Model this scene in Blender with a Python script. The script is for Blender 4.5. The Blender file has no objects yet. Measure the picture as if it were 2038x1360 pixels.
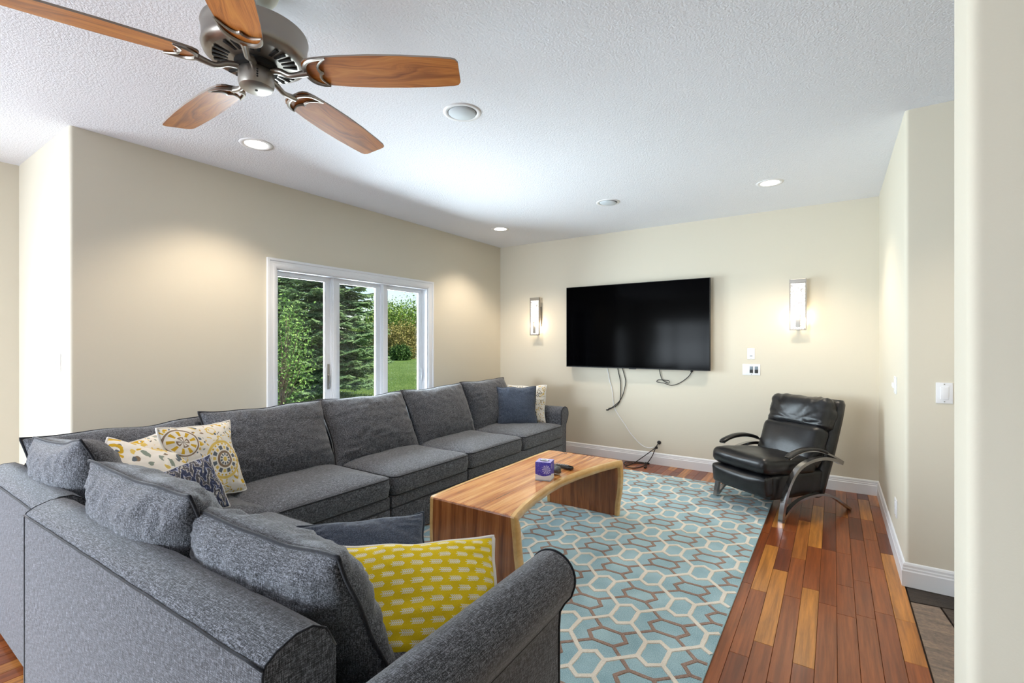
import bpy, bmesh, math, random
import numpy as np
from mathutils import Vector, Matrix, noise

R = math.radians
S = bpy.context.scene
COL = S.collection
random.seed(7)
rng = np.random.default_rng(11)

# ------------------------------------------------------------------ camera
CAM_H = 1.40
CEIL = 2.743
cam_d = bpy.data.cameras.new('camera')
cam_d.sensor_width = 36.0
cam_d.lens = 952.0 / 2038.0 * 36.0
cam_d.shift_y = (683.0 - 680.0) / 2038.0
cam_d.clip_start = 0.02
cam_d.clip_end = 400
cam = bpy.data.objects.new('camera', cam_d)
COL.objects.link(cam)
cam.location = (0, 0, CAM_H)
cam.rotation_euler = (R(90), 0, math.atan(641.0 / 952.0))
S.camera = cam

# ------------------------------------------------------------------ view / world / lights
S.view_settings.view_transform = 'Standard'
S.view_settings.look = 'None'
S.view_settings.gamma = 1.0
S.view_settings.exposure = 0.36
S.view_settings.use_curve_mapping = False
S.cycles.max_bounces = 6
S.cycles.diffuse_bounces = 3
S.cycles.glossy_bounces = 3
S.cycles.caustics_reflective = False
S.cycles.caustics_refractive = False
S.cycles.adaptive_threshold = 0.03

world = bpy.data.worlds.new('sky')
S.world = world
world.use_nodes = True
wn = world.node_tree
wn.nodes.clear()
w_out = wn.nodes.new('ShaderNodeOutputWorld')
w_bg = wn.nodes.new('ShaderNodeBackground')
w_sky = wn.nodes.new('ShaderNodeTexSky')
w_sky.sky_type = 'NISHITA'
w_sky.sun_disc = False
w_sky.sun_elevation = R(42)
w_sky.sun_rotation = R(60)
w_sky.air_density = 1.0
w_sky.dust_density = 0.6
w_bg.inputs['Strength'].default_value = 0.20
wn.links.new(w_sky.outputs['Color'], w_bg.inputs['Color'])
wn.links.new(w_bg.outputs['Background'], w_out.inputs['Surface'])

def add_light(kind, name, loc, energy, color=(1, 1, 1), rot=(0, 0, 0), **kw):
    ld = bpy.data.lights.new(name, kind)
    ld.energy = energy
    ld.color = color
    for k, v in kw.items():
        setattr(ld, k, v)
    o = bpy.data.objects.new(name, ld)
    o.location = loc
    o.rotation_euler = rot
    COL.objects.link(o)
    return o

# sun from the north-east, over the roof, so it reaches the lawn and trees but not the room
sun_dir = Vector((-0.55, -0.45, -0.70))
sun = add_light('SUN', 'sun', (0, 0, 12), 8.0, (1.0, 0.95, 0.86), angle=R(1.0))
sun.rotation_euler = sun_dir.to_track_quat('-Z', 'Y').to_euler()

# daylight entering through the tall windows of the wall behind the camera; plus unseen fill lights added for brightness
DAY = (0.80, 0.90, 1.0)
# sky light falling through the rear window, an added fill aimed up at the ceiling, and an added fill from the left
add_light('AREA', 'daylight_rear_sky', (-3.7, -6.2, 2.3), 840, DAY, (R(80), 0, 0), shape='RECTANGLE', size=3.0, size_y=3.4)
add_light('AREA', 'ceiling_fill_rear', (-3.5, -3.70, 0.95), 90, DAY, (R(128), 0, 0), shape='RECTANGLE', size=2.3, size_y=1.2)
add_light('AREA', 'added_fill_left', (-5.22, -1.75, 1.10), 105, DAY, (0, R(-96), 0), shape='RECTANGLE', size=1.4, size_y=2.6)
add_light('AREA', 'daylight_sofa_window', (-4.75, 3.14, 1.55), 320, DAY, (0, R(-75), 0), shape='RECTANGLE', size=1.9, size_y=2.3)
add_light('AREA', 'daylight_lawn_bounce', (-4.60, 3.14, 0.75), 70, (0.86, 0.95, 1.0), (0, R(-112), 0), shape='RECTANGLE', size=1.0, size_y=2.3)

# ------------------------------------------------------------------ helpers
def lin(r, g=None, b=None):
    if g is None:
        r, g, b = r
    f = lambda c: ((c / 255.0) / 12.92) if c / 255.0 <= 0.04045 else (((c / 255.0) + 0.055) / 1.055) ** 2.4
    return (f(r), f(g), f(b), 1.0)

class X:
    """a scalar socket with arithmetic, so patterns can be written as formulas"""
    def __init__(s, nt, sock): s.nt, s.s = nt, sock
    def _m(s, op, *a):
        n = s.nt.nodes.new('ShaderNodeMath'); n.operation = op
        for i, v in enumerate((s,) + a):
            if isinstance(v, X): s.nt.links.new(v.s, n.inputs[i])
            else: n.inputs[i].default_value = float(v)
        return X(s.nt, n.outputs[0])
    def __add__(s, o): return s._m('ADD', o)
    __radd__ = __add__
    def __sub__(s, o): return s._m('SUBTRACT', o)
    def __mul__(s, o): return s._m('MULTIPLY', o)
    __rmul__ = __mul__
    def __truediv__(s, o): return s._m('DIVIDE', o)
    def abs(s): return s._m('ABSOLUTE')
    def mod(s, o): return s._m('FLOORED_MODULO', o)
    def floor(s): return s._m('FLOOR')
    def lt(s, o): return s._m('LESS_THAN', o)
    def gt(s, o): return s._m('GREATER_THAN', o)
    def sin(s): return s._m('SINE')
    def cos(s): return s._m('COSINE')
    def pow(s, o): return s._m('POWER', o)
    def max(s, o): return s._m('MAXIMUM', o)
    def min(s, o): return s._m('MINIMUM', o)
    def atan2(s, o): return s._m('ARCTAN2', o)
    def sqrt(s): return s._m('SQRT')
    def pp(s, o): return s._m('PINGPONG', o)

class Mat:
    def __init__(s, name, rough=0.5, metal=0.0, color=(0.8, 0.8, 0.8, 1), spec=0.5):
        s.m = bpy.data.materials.new(name); s.m.use_nodes = True
        s.nt = s.m.node_tree
        s.b = s.nt.nodes['Principled BSDF']
        s.b.inputs['Roughness'].default_value = rough
        s.b.inputs['Metallic'].default_value = metal
        s.b.inputs['Base Color'].default_value = color
        s.b.inputs['Specular IOR Level'].default_value = spec
    def n(s, t): return s.nt.nodes.new(t)
    def link(s, a, b): s.nt.links.new(a.s if isinstance(a, X) else a, b)
    def coords(s, kind='Object', scale=(1, 1, 1)):
        tc = s.n('ShaderNodeTexCoord'); mp = s.n('ShaderNodeMapping')
        mp.inputs['Scale'].default_value = scale
        s.link(tc.outputs[kind], mp.inputs['Vector'])
        return mp.outputs['Vector']
    def position(s, scale=(1, 1, 1)):
        g = s.n('ShaderNodeNewGeometry'); mp = s.n('ShaderNodeMapping')
        mp.inputs['Scale'].default_value = scale
        s.link(g.outputs['Position'], mp.inputs['Vector'])
        return mp.outputs['Vector']
    def noise(s, vec, scale=5, detail=2, rough=0.5, dim='3D'):
        n = s.n('ShaderNodeTexNoise'); n.noise_dimensions = dim
        n.inputs['Scale'].default_value = scale; n.inputs['Detail'].default_value = detail
        n.inputs['Roughness'].default_value = rough
        if vec is not None: s.link(vec, n.inputs['Vector'])
        return X(s.nt, n.outputs['Fac'])
    def voronoi(s, vec, scale=5, feature='F1'):
        n = s.n('ShaderNodeTexVoronoi'); n.feature = feature
        n.inputs['Scale'].default_value = scale
        s.link(vec, n.inputs['Vector'])
        return n
    def ramp(s, fac, stops, interp='LINEAR'):
        n = s.n('ShaderNodeValToRGB'); n.color_ramp.interpolation = interp
        el = n.color_ramp.elements
        while len(el) < len(stops): el.new(0.5)
        for e, (p, c) in zip(el, stops): e.position = p; e.color = c
        s.link(fac, n.inputs['Fac'])
        return n.outputs['Color']
    def mix(s, fac, a, b, blend='MIX'):
        n = s.n('ShaderNodeMix'); n.data_type = 'RGBA'; n.blend_type = blend
        def put(v, i):
            if isinstance(v, (tuple, list)): n.inputs[i].default_value = v
            elif isinstance(v, (int, float)): n.inputs[i].default_value = v
            else: s.link(v, n.inputs[i])
        put(fac, 0); put(a, 6); put(b, 7)
        return n.outputs[2]
    def color(s, c): s.link(c, s.b.inputs['Base Color']); return s
    def bump(s, h, strength=0.3, dist=0.01):
        n = s.n('ShaderNodeBump'); n.inputs['Strength'].default_value = strength
        n.inputs['Distance'].default_value = dist
        s.link(h, n.inputs['Height']); s.link(n.outputs['Normal'], s.b.inputs['Normal']); return s
    def attr(s, name, typ='GEOMETRY'):
        n = s.n('ShaderNodeAttribute'); n.attribute_name = name; n.attribute_type = typ
        return n
    def sep(s, vec):
        n = s.n('ShaderNodeSeparateXYZ'); s.link(vec, n.inputs[0])
        return [X(s.nt, o) for o in n.outputs]

def mesh(name, V, F, mat, parent=None, smooth=False, sharp=None):
    me = bpy.data.meshes.new(name)
    V = V.tolist() if isinstance(V, np.ndarray) else [tuple(v) for v in V]
    me.from_pydata(V, [], F.tolist() if isinstance(F, np.ndarray) else F)
    if mat is not None:
        me.materials.append(mat.m if isinstance(mat, Mat) else mat)
    if smooth:
        me.polygons.foreach_set('use_smooth', [True] * len(me.polygons))
        if sharp:
            me.set_sharp_from_angle(angle=R(sharp))
    me.update()
    o = bpy.data.objects.new(name, me)
    COL.objects.link(o)
    if parent is not None: o.parent = parent
    return o

def thing(name, label, cat, loc=(0, 0, 0), rz=0.0, group=None):
    o = bpy.data.objects.new(name, None)
    o.empty_display_size = 0.1
    o.location = loc; o.rotation_euler = (0, 0, rz)
    COL.objects.link(o)
    return tag(o, label, cat, group)

def tag(o, label, cat, group=None):
    o['label'] = label; o['category'] = cat
    if group: o['group'] = group
    return o

def struct(o):
    o['kind'] = 'structure'
    return o

class MB:
    """collects simple solids into one mesh"""
    def __init__(s): s.V = []; s.F = []
    def add(s, V, F, M=None):
        k = len(s.V)
        for v in V:
            v = Vector(v)
            s.V.append(tuple(M @ v) if M is not None else tuple(v))
        s.F += [tuple(i + k for i in f) for f in F]
        return s
    def box(s, a, b, M=None):
        (x0, y0, z0), (x1, y1, z1) = a, b
        V = [(x0, y0, z0), (x1, y0, z0), (x1, y1, z0), (x0, y1, z0), (x0, y0, z1), (x1, y0, z1), (x1, y1, z1), (x0, y1, z1)]
        return s.add(V, [(3, 2, 1, 0), (4, 5, 6, 7), (0, 1, 5, 4), (1, 2, 6, 5), (2, 3, 7, 6), (3, 0, 4, 7)], M)
    def rbox(s, a, b, r=0.004, M=None):
        bm = bmesh.new()
        c = [(a[i] + b[i]) / 2 for i in range(3)]; d = [abs(b[i] - a[i]) for i in range(3)]
        bmesh.ops.create_cube(bm, size=1, matrix=Matrix.Translation(c) @ Matrix.Diagonal((*d, 1)))
        r = min(r, min(d) * 0.45)
        bmesh.ops.bevel(bm, geom=bm.edges[:], offset=r, segments=2, affect='EDGES', profile=0.6)
        bm.verts.ensure_lookup_table()
        s.add([v.co[:] for v in bm.verts], [[v.index for v in f.verts] for f in bm.faces], M)
        bm.free(); return s
    def prism(s, poly, axis, a0, a1, M=None):
        """poly: 2-d outline (ccw) in the two other axes, extruded along axis"""
        n = len(poly)
        def p(q, t):
            if axis == 0: return (t, q[0], q[1])
            if axis == 1: return (q[0], t, q[1])
            return (q[0], q[1], t)
        V = [p(q, a0) for q in poly] + [p(q, a1) for q in poly]
        F = [tuple(range(n - 1, -1, -1)), tuple(range(n, 2 * n))]
        F += [(i, (i + 1) % n, n + (i + 1) % n, n + i) for i in range(n)]
        return s.add(V, F, M)
    def lathe(s, prof, n=32, M=None, cap=True):
        V = []; F = []
        for r, z in prof:
            V += [(r * math.cos(2 * math.pi * i / n), r * math.sin(2 * math.pi * i / n), z) for i in range(n)]
        for k in range(len(prof) - 1):
            for i in range(n):
                j = (i + 1) % n
                F.append((k * n + i, k * n + j, (k + 1) * n + j, (k + 1) * n + i))
        if cap:
            F.append(tuple(range(n - 1, -1, -1))); F.append(tuple((len(prof) - 1) * n + i for i in range(n)))
        return s.add(V, F, M)
    def tube(s, P, r, n=8, closed=False, M=None, flat=None):
        """tube through points P; r a number or a list; flat=(width, thickness, up) for a flat bar"""
        P = [Vector(p) for p in P]; m = len(P); V = []; F = []
        up = Vector(flat[2]) if flat else None
        prev = None
        for i in range(m):
            if closed: t = P[(i + 1) % m] - P[i - 1]
            else: t = P[min(i + 1, m - 1)] - P[max(i - 1, 0)]
            t = t.normalized() if t.length > 1e-9 else Vector((0, 0, 1))
            if flat:
                a = up - t * up.dot(t); a.normalize(); b = t.cross(a)
                w, h = flat[0] / 2, flat[1] / 2
                for ca, cb in ((-w, -h), (w, -h), (w, h), (-w, h)): V.append(P[i] + a * ca + b * cb)
            else:
                if prev is None:
                    a = t.orthogonal().normalized()
                else:
                    a = prev - t * prev.dot(t)
                    a = a.normalized() if a.length > 1e-6 else t.orthogonal().normalized()
                prev = a; b = t.cross(a)
                rr = r[i] if isinstance(r, (list, tuple)) else r
                for k in range(n):
                    g = 2 * math.pi * k / n
                    V.append(P[i] + a * (rr * math.cos(g)) + b * (rr * math.sin(g)))
        n = 4 if flat else n
        for i in range(m if closed else m - 1):
            j = (i + 1) % m
            for k in range(n):
                l = (k + 1) % n
                F.append((i * n + k, i * n + l, j * n + l, j * n + k))
        if not closed:
            F.append(tuple(range(n - 1, -1, -1))); F.append(tuple((m - 1) * n + k for k in range(n)))
        return s.add(V, F, M)
    def build(s, name, mat, parent=None, smooth=False, sharp=None):
        return mesh(name, s.V, s.F, mat, parent, smooth, sharp)

def spline(P, n=8, closed=False):
    """Catmull-Rom through points"""
    P = [Vector(p) for p in P]; out = []; m = len(P)
    for i in range(m if closed else m - 1):
        if closed: a, b, c, d = P[i - 1], P[i], P[(i + 1) % m], P[(i + 2) % m]
        else: a, b, c, d = P[max(i - 1, 0)], P[i], P[i + 1], P[min(i + 2, m - 1)]
        for k in range(n):
            t = k / n
            out.append(0.5 * ((2 * b) + (c - a) * t + (2 * a - 5 * b + 4 * c - d) * t * t + (3 * b - a - 3 * c + d) * t ** 3))
    if not closed: out.append(P[-1])
    return out

def frame_matrix(c, right, up):
    r = Vector(right).normalized(); u = Vector(up); u = (u - r * u.dot(r)).normalized(); n = r.cross(u)
    M = Matrix.Identity(4)
    for i in range(3): M[i][0], M[i][1], M[i][2], M[i][3] = r[i], u[i], n[i], c[i]
    return M

def soft_block(w, d, h, r, n=12, bulge=(0, 0, 0), fn=None):
    """rounded block centred at the origin, with optional outward bulge of each face pair and a displacement fn(co,nrm)"""
    bm = bmesh.new()
    bmesh.ops.create_cube(bm, size=2.0)
    bmesh.ops.subdivide_edges(bm, edges=bm.edges[:], cuts=n, use_grid_fill=True)
    hx = Vector((w / 2, d / 2, h / 2)); V = []
    for v in bm.verts:
        c = v.co
        # concentrate the grid towards the edges
        q = Vector([math.copysign(abs(t) ** 0.8, t) for t in c])
        p = Vector((q.x * hx.x, q.y * hx.y, q.z * hx.z))
        core = Vector([max(-hx[i] + r, min(hx[i] - r, p[i])) for i in range(3)])
        off = p - core
        nrm = off.normalized() if off.length > 1e-6 else Vector((0, 0, 1))
        if off.length > 1e-6: p = core + nrm * r
        u = [max(-1, min(1, p[i] / hx[i])) for i in range(3)]
        e = [(1 - abs(t) ** 2.5) for t in u]
        p.x += bulge[0] * u[0] * e[1] * e[2]
        p.y += bulge[1] * u[1] * e[0] * e[2]
        p.z += bulge[2] * u[2] * e[0] * e[1]
        if fn: p = p + nrm * fn(p)
        V.append(tuple(p))
    bm.verts.ensure_lookup_table()
    F = [[v.index for v in f.verts] for f in bm.faces]
    bm.free()
    return V, F

def fbm(p, s, seed=0.0, o=2):
    return noise.fractal(Vector((p[0] * s + seed, p[1] * s - seed, p[2] * s + 3.1 * seed)), 1.0, 2.0, o)

def pillow(name, w, h, t, mat, M, parent=None, n=36, pinch=0.07, seed=1.0, wr=0.010, pipe=None, pipe_r=0.006, sag=0.0, pipe_name='piping', fold=0.0, back_mat=None, exp=(2.6, 0.55)):
    """a stuffed cushion: right = local x, up = local y, front = local z; M places it"""
    g = np.linspace(-1, 1, n + 1)
    g = np.sign(g) * np.abs(g) ** 0.85
    V = []; uv = []; idx = {}
    def prof(a): return max(0.0, 1 - abs(a) ** exp[0]) ** exp[1]
    def outline(u, v):
        x = w / 2 * u * (1 - pinch * (1 - v * v) * u * u)
        y = h / 2 * v * (1 - pinch * (1 - u * u) * v * v)
        y -= sag * (1 - u * u) * (v + 1) / 2
        x += 0.012 * noise.noise(Vector((v * 1.7 + seed, u * 1.3, seed))) * abs(u)
        y += 0.014 * noise.noise(Vector((u * 1.9 - seed, v * 1.1, 2 * seed))) * abs(v)
        z = fold * (u * u) * 0.5 + 0.012 * noise.noise(Vector((u * 1.4 + seed, v * 1.4, 5 * seed)))
        return x, y, z
    for side in (1, -1):
        for j in range(n + 1):
            for i in range(n + 1):
                u, v = float(g[i]), float(g[j])
                edge = i in (0, n) or j in (0, n)
                if side < 0 and edge:
                    idx[(-1, i, j)] = idx[(1, i, j)]; continue
                x, y, z0 = outline(u, v)
                th = t / 2 * prof(u) * prof(v)
                # pleats running in from the seams, and broad creases
                ed = max(abs(u), abs(v))
                pl = noise.noise(Vector((u * 7 + seed * 3, v * 7 - seed, side * 3.0)))
                along = u if abs(v) > abs(u) else v
                pl2 = noise.noise(Vector((along * 11 + seed * 5, ed * 1.6, side * 7.0 + (1 if abs(v) > abs(u) else 9))))
                k = min(1.0, (1 - ed) * 6)
                th += k * (wr * 0.7 * pl + wr * 1.5 * pl2 * max(0, ed - 0.25))
                idx[(side, i, j)] = len(V)
                V.append((x, y, z0 + side * th)); uv.append((u * w / 2, v * h / 2, 0.5 + 0.5 * side))
    F = []; mi = []
    for side in (1, -1):
        for j in range(n):
            for i in range(n):
                q = (idx[(side, i, j)], idx[(side, i + 1, j)], idx[(side, i + 1, j + 1)], idx[(side, i, j + 1)])
                F.append(q if side > 0 else q[::-1]); mi.append(0 if side > 0 else 1)
    V = [tuple(M @ Vector(v)) for v in V]
    o = mesh(name, V, F, mat, parent, smooth=True)
    a = o.data.attributes.new('puv', 'FLOAT_VECTOR', 'POINT')
    a.data.foreach_set('vector', np.array(uv, dtype=np.float32).ravel())
    if back_mat is not None:
        o.data.materials.append(back_mat.m); o.data.polygons.foreach_set('material_index', mi)
    if pipe is not None:
        B = [(i, 0) for i in range(n)] + [(n, j) for j in range(n)] + [(i, n) for i in range(n, 0, -1)] + [(0, j) for j in range(n, 0, -1)]
        P = [V[idx[(1, i, j)]] for i, j in B]
        MB().tube(P, pipe_r, 6, closed=True).build(pipe_name, pipe, o, smooth=True)
    return o

# ------------------------------------------------------------------ materials
def m_wall():
    m = Mat('wall_paint', 0.7, color=lin(219, 212, 195), spec=0.3)
    m.bump(m.noise(m.position(), 220, 2), 0.08, 0.003); return m
def m_ceiling():
    m = Mat('ceiling_paint', 0.85, color=lin(240, 243, 250), spec=0.2)
    m.bump(m.noise(m.position(), 100, 3, 0.6), 0.85, 0.005); return m
def m_fabric(name='grey_weave', dark=(31, 32, 35), light=(142, 144, 152)):
    m = Mat(name, 0.95, spec=0.15)
    a = m.noise(m.coords('Object', (45, 430, 430)), 1.0, 2, 0.6)
    b = m.noise(m.coords('Object', (430, 45, 430)), 1.0, 2, 0.6)
    c = m.noise(m.coords('Object', (430, 430, 45)), 1.0, 2, 0.6)
    f = (a + b + c) * 0.3333
    m.color(m.ramp(f, [(0.42, lin(dark)), (0.505, lin([(d + l) / 2 - 8 for d, l in zip(dark, light)])), (0.59, lin(light))]))
    m.b.inputs['Sheen Weight'].default_value = 0.30
    m.bump(f, 0.16, 0.003); return m
def m_plank():
    m = Mat('cherry_plank', 0.28, spec=0.4)
    t = X(m.nt, m.attr('tone').outputs['Fac'])
    pos = m.position((1, 1, 1)); x, y, z = m.sep(pos)
    cmb = m.n('ShaderNodeCombineXYZ'); m.link(x * 52 + t * 57, cmb.inputs[0]); m.link(y * 2.2 + t * 91, cmb.inputs[1]); m.link(t * 13, cmb.inputs[2])
    g = m.noise(cmb.outputs[0], 1.0, 4, 0.6)
    fine = m.noise(m.position((500, 18, 10)), 1.0, 2)
    base = m.ramp(t, [(0.0, lin(104, 50, 30)), (0.3, lin(142, 74, 38)), (0.7, lin(166, 92, 46)), (1.0, lin(212, 142, 66))])
    dark = m.mix(0.55, base, lin(64, 28, 17))
    m.color(m.mix((g - 0.38) * 3.0 + (fine - 0.5) * 0.5, dark, base))
    m.b.inputs['Coat Weight'].default_value = 0.12; m.b.inputs['Coat Roughness'].default_value = 0.12
    m.bump(g, 0.08, 0.002); return m
def m_slate():
    m = Mat('slate', 0.6, spec=0.4)
    t = X(m.nt, m.attr('tone').outputs['Fac'])
    n1 = m.noise(m.position((4, 26, 8)), 1.0, 6, 0.7); n2 = m.noise(m.position(), 60, 4, 0.7)
    base = m.ramp(n1 * 0.7 + n2 * 0.5 - 0.1, [(0.25, lin(82, 76, 74)), (0.5, lin(128, 112, 100)), (0.75, lin(168, 144, 122))])
    m.color(m.mix(t, base, lin(86, 84, 86), 'MULTIPLY'))
    m.bump(n1 + n2 * 0.5, 0.7, 0.01); return m
def m_tablewood(name, cols, scale=(15, 0.55, 15), rough=0.22):
    m = Mat(name, rough, spec=0.5)
    v = m.coords('Object', scale)
    d = m.noise(m.coords('Object', (1.5, 0.5, 1.5)), 1.2, 2)
    ad = m.n('ShaderNodeVectorMath'); ad.operation = 'ADD'; m.link(v, ad.inputs[0])
    cm = m.n('ShaderNodeCombineXYZ'); m.link(d * 1.2, cm.inputs[0]); m.link(d * 0.0, cm.inputs[1]); m.link(d * 1.2, cm.inputs[2]); m.link(cm.outputs[0], ad.inputs[1])
    g = m.noise(ad.outputs[0], 1.7, 5, 0.65)
    f2 = m.noise(m.coords('Object', [s * 14 for s in scale]), 1.0, 2)
    m.color(m.ramp(g * 0.85 + f2 * 0.2 - 0.02, cols))
    m.b.inputs['Coat Weight'].default_value = 0.5; m.b.inputs['Coat Roughness'].default_value = 0.08
    return m
def m_pile(name, a, b, s=260):
    m = Mat(name, 1.0, spec=0.05)
    n = m.noise(m.position(), s, 3, 0.7); big = m.noise(m.position(), 6, 2)
    m.color(m.ramp(n * 0.8 + big * 0.25 - 0.02, [(0.38, lin(a)), (0.62, lin(b))]))
    m.b.inputs['Sheen Weight'].default_value = 0.3
    m.bump(n, 0.6, 0.006); return m
def plain(name, c, rough=0.5, metal=0.0, spec=0.5): return Mat(name, rough, metal, lin(c), spec)
def m_metal(name, c, rough=0.3):
    m = Mat(name, rough, 1.0, lin(c))
    return m
def m_emit(name, c, strength):
    m = Mat(name, 0.5, color=(*c, 1)); m.b.inputs['Emission Color'].default_value = (*c, 1)
    m.b.inputs['Emission Strength'].default_value = strength; return m
def m_glass():
    m = bpy.data.materials.new('window_glass'); m.use_nodes = True; nt = m.node_tree; nt.nodes.clear()
    o = nt.nodes.new('ShaderNodeOutputMaterial'); mx = nt.nodes.new('ShaderNodeMixShader')
    t = nt.nodes.new('ShaderNodeBsdfTransparent'); g = nt.nodes.new('ShaderNodeBsdfGlossy'); fr = nt.nodes.new('ShaderNodeFresnel')
    t.inputs[0].default_value = (0.94, 0.96, 0.95, 1); g.inputs['Roughness'].default_value = 0.0; fr.inputs[0].default_value = 1.25
    nt.links.new(fr.outputs[0], mx.inputs[0]); nt.links.new(t.outputs[0], mx.inputs[1]); nt.links.new(g.outputs[0], mx.inputs[2]); nt.links.new(mx.outputs[0], o.inputs[0])
    return m
def m_leather():
    m = Mat('black_leather', 0.30, color=lin(22, 22, 24), spec=0.5)
    v = m.voronoi(m.coords('Object'), 260, 'DISTANCE_TO_EDGE')
    n = m.noise(m.coords('Object'), 14, 4, 0.6)
    m.color(m.ramp(n, [(0.3, lin(14, 14, 16)), (0.7, lin(34, 34, 37))]))
    m.bump(X(m.nt, v.outputs['Distance']) * 0.3 + n, 0.25, 0.006); return m
def m_fanwood():
    m = Mat('oak_blade', 0.4, spec=0.4)
    w = m.n('ShaderNodeTexNoise'); w.inputs['Scale'].default_value = 1.0; w.inputs['Detail'].default_value = 5
    d = m.noise(m.coords('Object', (1.6, 6, 1)), 1.4, 2)
    cm = m.n('ShaderNodeCombineXYZ'); x, y, z = m.sep(m.coords('Object'))
    m.link(x * 2.4, cm.inputs[0]); m.link(y * 60 + d * 11, cm.inputs[1]); m.link(cm.outputs[0], w.inputs['Vector'])
    f = m.noise(m.coords('Object', (14, 420, 10)), 1.0, 2)
    m.color(m.ramp(X(m.nt, w.outputs['Fac']) * 0.8 + f * 0.25 - 0.03, [(0.30, lin(132, 72, 26)), (0.5, lin(190, 116, 48)), (0.72, lin(214, 146, 68))])); return m

def m_arrows():
    m = Mat('yellow_arrow_print', 0.9, spec=0.1)
    x, y, s = m.sep(m.attr('puv').outputs['Vector'])
    row = (y / 0.0300).floor()
    dy = y - row * 0.0300 - 0.015
    dx = (x + row * 0.031).mod(0.062) - 0.031
    ad = dy.abs()
    shaft = ad.lt(0.0012) * (dx + 0.001).abs().lt(0.022)
    barb = (dx + ad * 0.9).mod(0.0060).lt(0.0032) * ad.lt(0.0085) * (dx + ad * 0.9 - 0.004).abs().lt(0.0185)
    f = shaft.max(barb)
    wv = m.noise(m.attr('puv').outputs['Vector'], 500, 2)
    yel = m.ramp(wv, [(0.3, lin(226, 190, 20)), (0.7, lin(247, 218, 52))])
    m.color(m.mix(f, yel, lin(242, 238, 222))); m.bump(wv, 0.3, 0.003); return m
def m_chevron():
    m = Mat('navy_chevron_print', 0.9, spec=0.1)
    pv = m.attr('puv').outputs['Vector']; x, y, s = m.sep(pv)
    ns = m.noise(pv, 30, 3); stre = m.n('ShaderNodeMapping'); stre.inputs['Scale'].default_value = (260, 18, 1); m.link(pv, stre.inputs['Vector'])
    ik = m.noise(stre.outputs[0], 1.0, 2)
    zig = (x + (ns - 0.5) * 0.05).pp(0.026) * 3.0 + (ns - 0.5) * 0.05 + (ik - 0.5) * 0.05
    q = (y + zig).mod(0.098) / 0.098
    m.color(m.ramp(q, [(0.0, lin(62, 66, 82)), (0.36, lin(78, 84, 110)), (0.40, lin(196, 192, 186)), (0.48, lin(204, 200, 192)), (0.52, lin(98, 96, 98)), (0.80, lin(84, 84, 92)), (0.84, lin(206, 202, 194)), (0.92, lin(150, 160, 192)), (0.97, lin(74, 84, 122))]))
    return m
def m_floral(name, scale=9.0, medallion=None, seed=0.0, yellow=0.5):
    m = Mat(name, 0.9, spec=0.1)
    pv = m.attr('puv').outputs['Vector']; mp = m.n('ShaderNodeMapping'); mp.inputs['Location'].default_value = (seed, seed * 1.7, 0); m.link(pv, mp.inputs['Vector'])
    x, y, s = m.sep(mp.outputs[0])
    nz = m.noise(mp.outputs[0], 16, 2)
    cm = m.n('ShaderNodeCombineXYZ'); m.link(x + (nz - 0.5) * 0.07, cm.inputs[0]); m.link(y - (nz - 0.5) * 0.07, cm.inputs[1]); P = cm.outputs[0]
    v = m.voronoi(P, scale); d = X(m.nt, v.outputs['Distance']); cr, cg, cb = m.sep(v.outputs['Color'])
    v2 = m.voronoi(P, scale * 3.6); d2 = X(m.nt, v2.outputs['Distance']); c2, c3, c4 = m.sep(v2.outputs['Color'])
    white = lin(238, 232, 222)
    yel, grey, brn, sage, och = lin(214, 172, 52), lin(104, 112, 120), lin(142, 122, 102), lin(140, 150, 138), lin(226, 196, 108)
    # scattered petals and dots
    small = d2.lt(0.36) * c3.gt(0.30)
    c = m.mix(small, white, m.ramp(c2, [(0.0, yel), (0.34, och), (0.55, grey), (0.72, sage), (0.88, brn)], 'CONSTANT'))
    # paisley outlines: concentric rims round the larger cells
    rim = (d * 21.0).sin().gt(0.62) * d.lt(0.62)
    c = m.mix(rim * cr.gt(0.25), c, m.ramp(cg, [(0.0, yel), (0.45, brn), (0.62, grey), (0.8, och)], 'CONSTANT'))
    core = d.lt(0.13) * cb.gt(1 - yellow)
    c = m.mix(core, c, yel)
    if medallion:
        x0, y0, s0 = m.sep(pv)
        dx, dy = x0 - medallion[0], y0 - medallion[1]; r = (dx * dx + dy * dy).sqrt(); th = dy.atan2(dx)
        def ring(c, lo, hi, col, k=None, ph=0.0, duty=0.2):
            f = r.gt(lo) * r.lt(hi)
            if k: f = f * (th * k + ph).sin().gt(duty)
            return m.mix(f, c, col)
        c = m.mix(r.lt(0.118), c, white)
        c = ring(c, 0.100, 0.116, och); c = ring(c, 0.088, 0.098, yel, 22)
        c = ring(c, 0.058, 0.082, grey, 8, 0, 0.35); c = ring(c, 0.060, 0.078, och, 8, 3.14, 0.55)
        c = ring(c, 0.036, 0.050, brn); c = ring(c, 0.020, 0.034, grey, 10, 0, -0.3); c = ring(c, 0.0, 0.013, och)
        # a second, larger leaf roundel in a corner
        dx, dy = x0 - medallion[2], y0 - medallion[3]; r = (dx * dx + dy * dy).sqrt(); th = dy.atan2(dx)
        c = m.mix(r.lt(0.090), c, white); c = ring(c, 0.078, 0.086, brn); c = ring(c, 0.040, 0.072, yel, 9, 0, 0.35)
        c = ring(c, 0.0, 0.034, brn, 4, 0.8, -0.5); c = ring(c, 0.006, 0.026, white, 4, 0.8, 0.5)
    m.color(c)
    wv = m.noise(pv, 500, 2); m.bump(wv, 0.25, 0.003); return m

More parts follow.
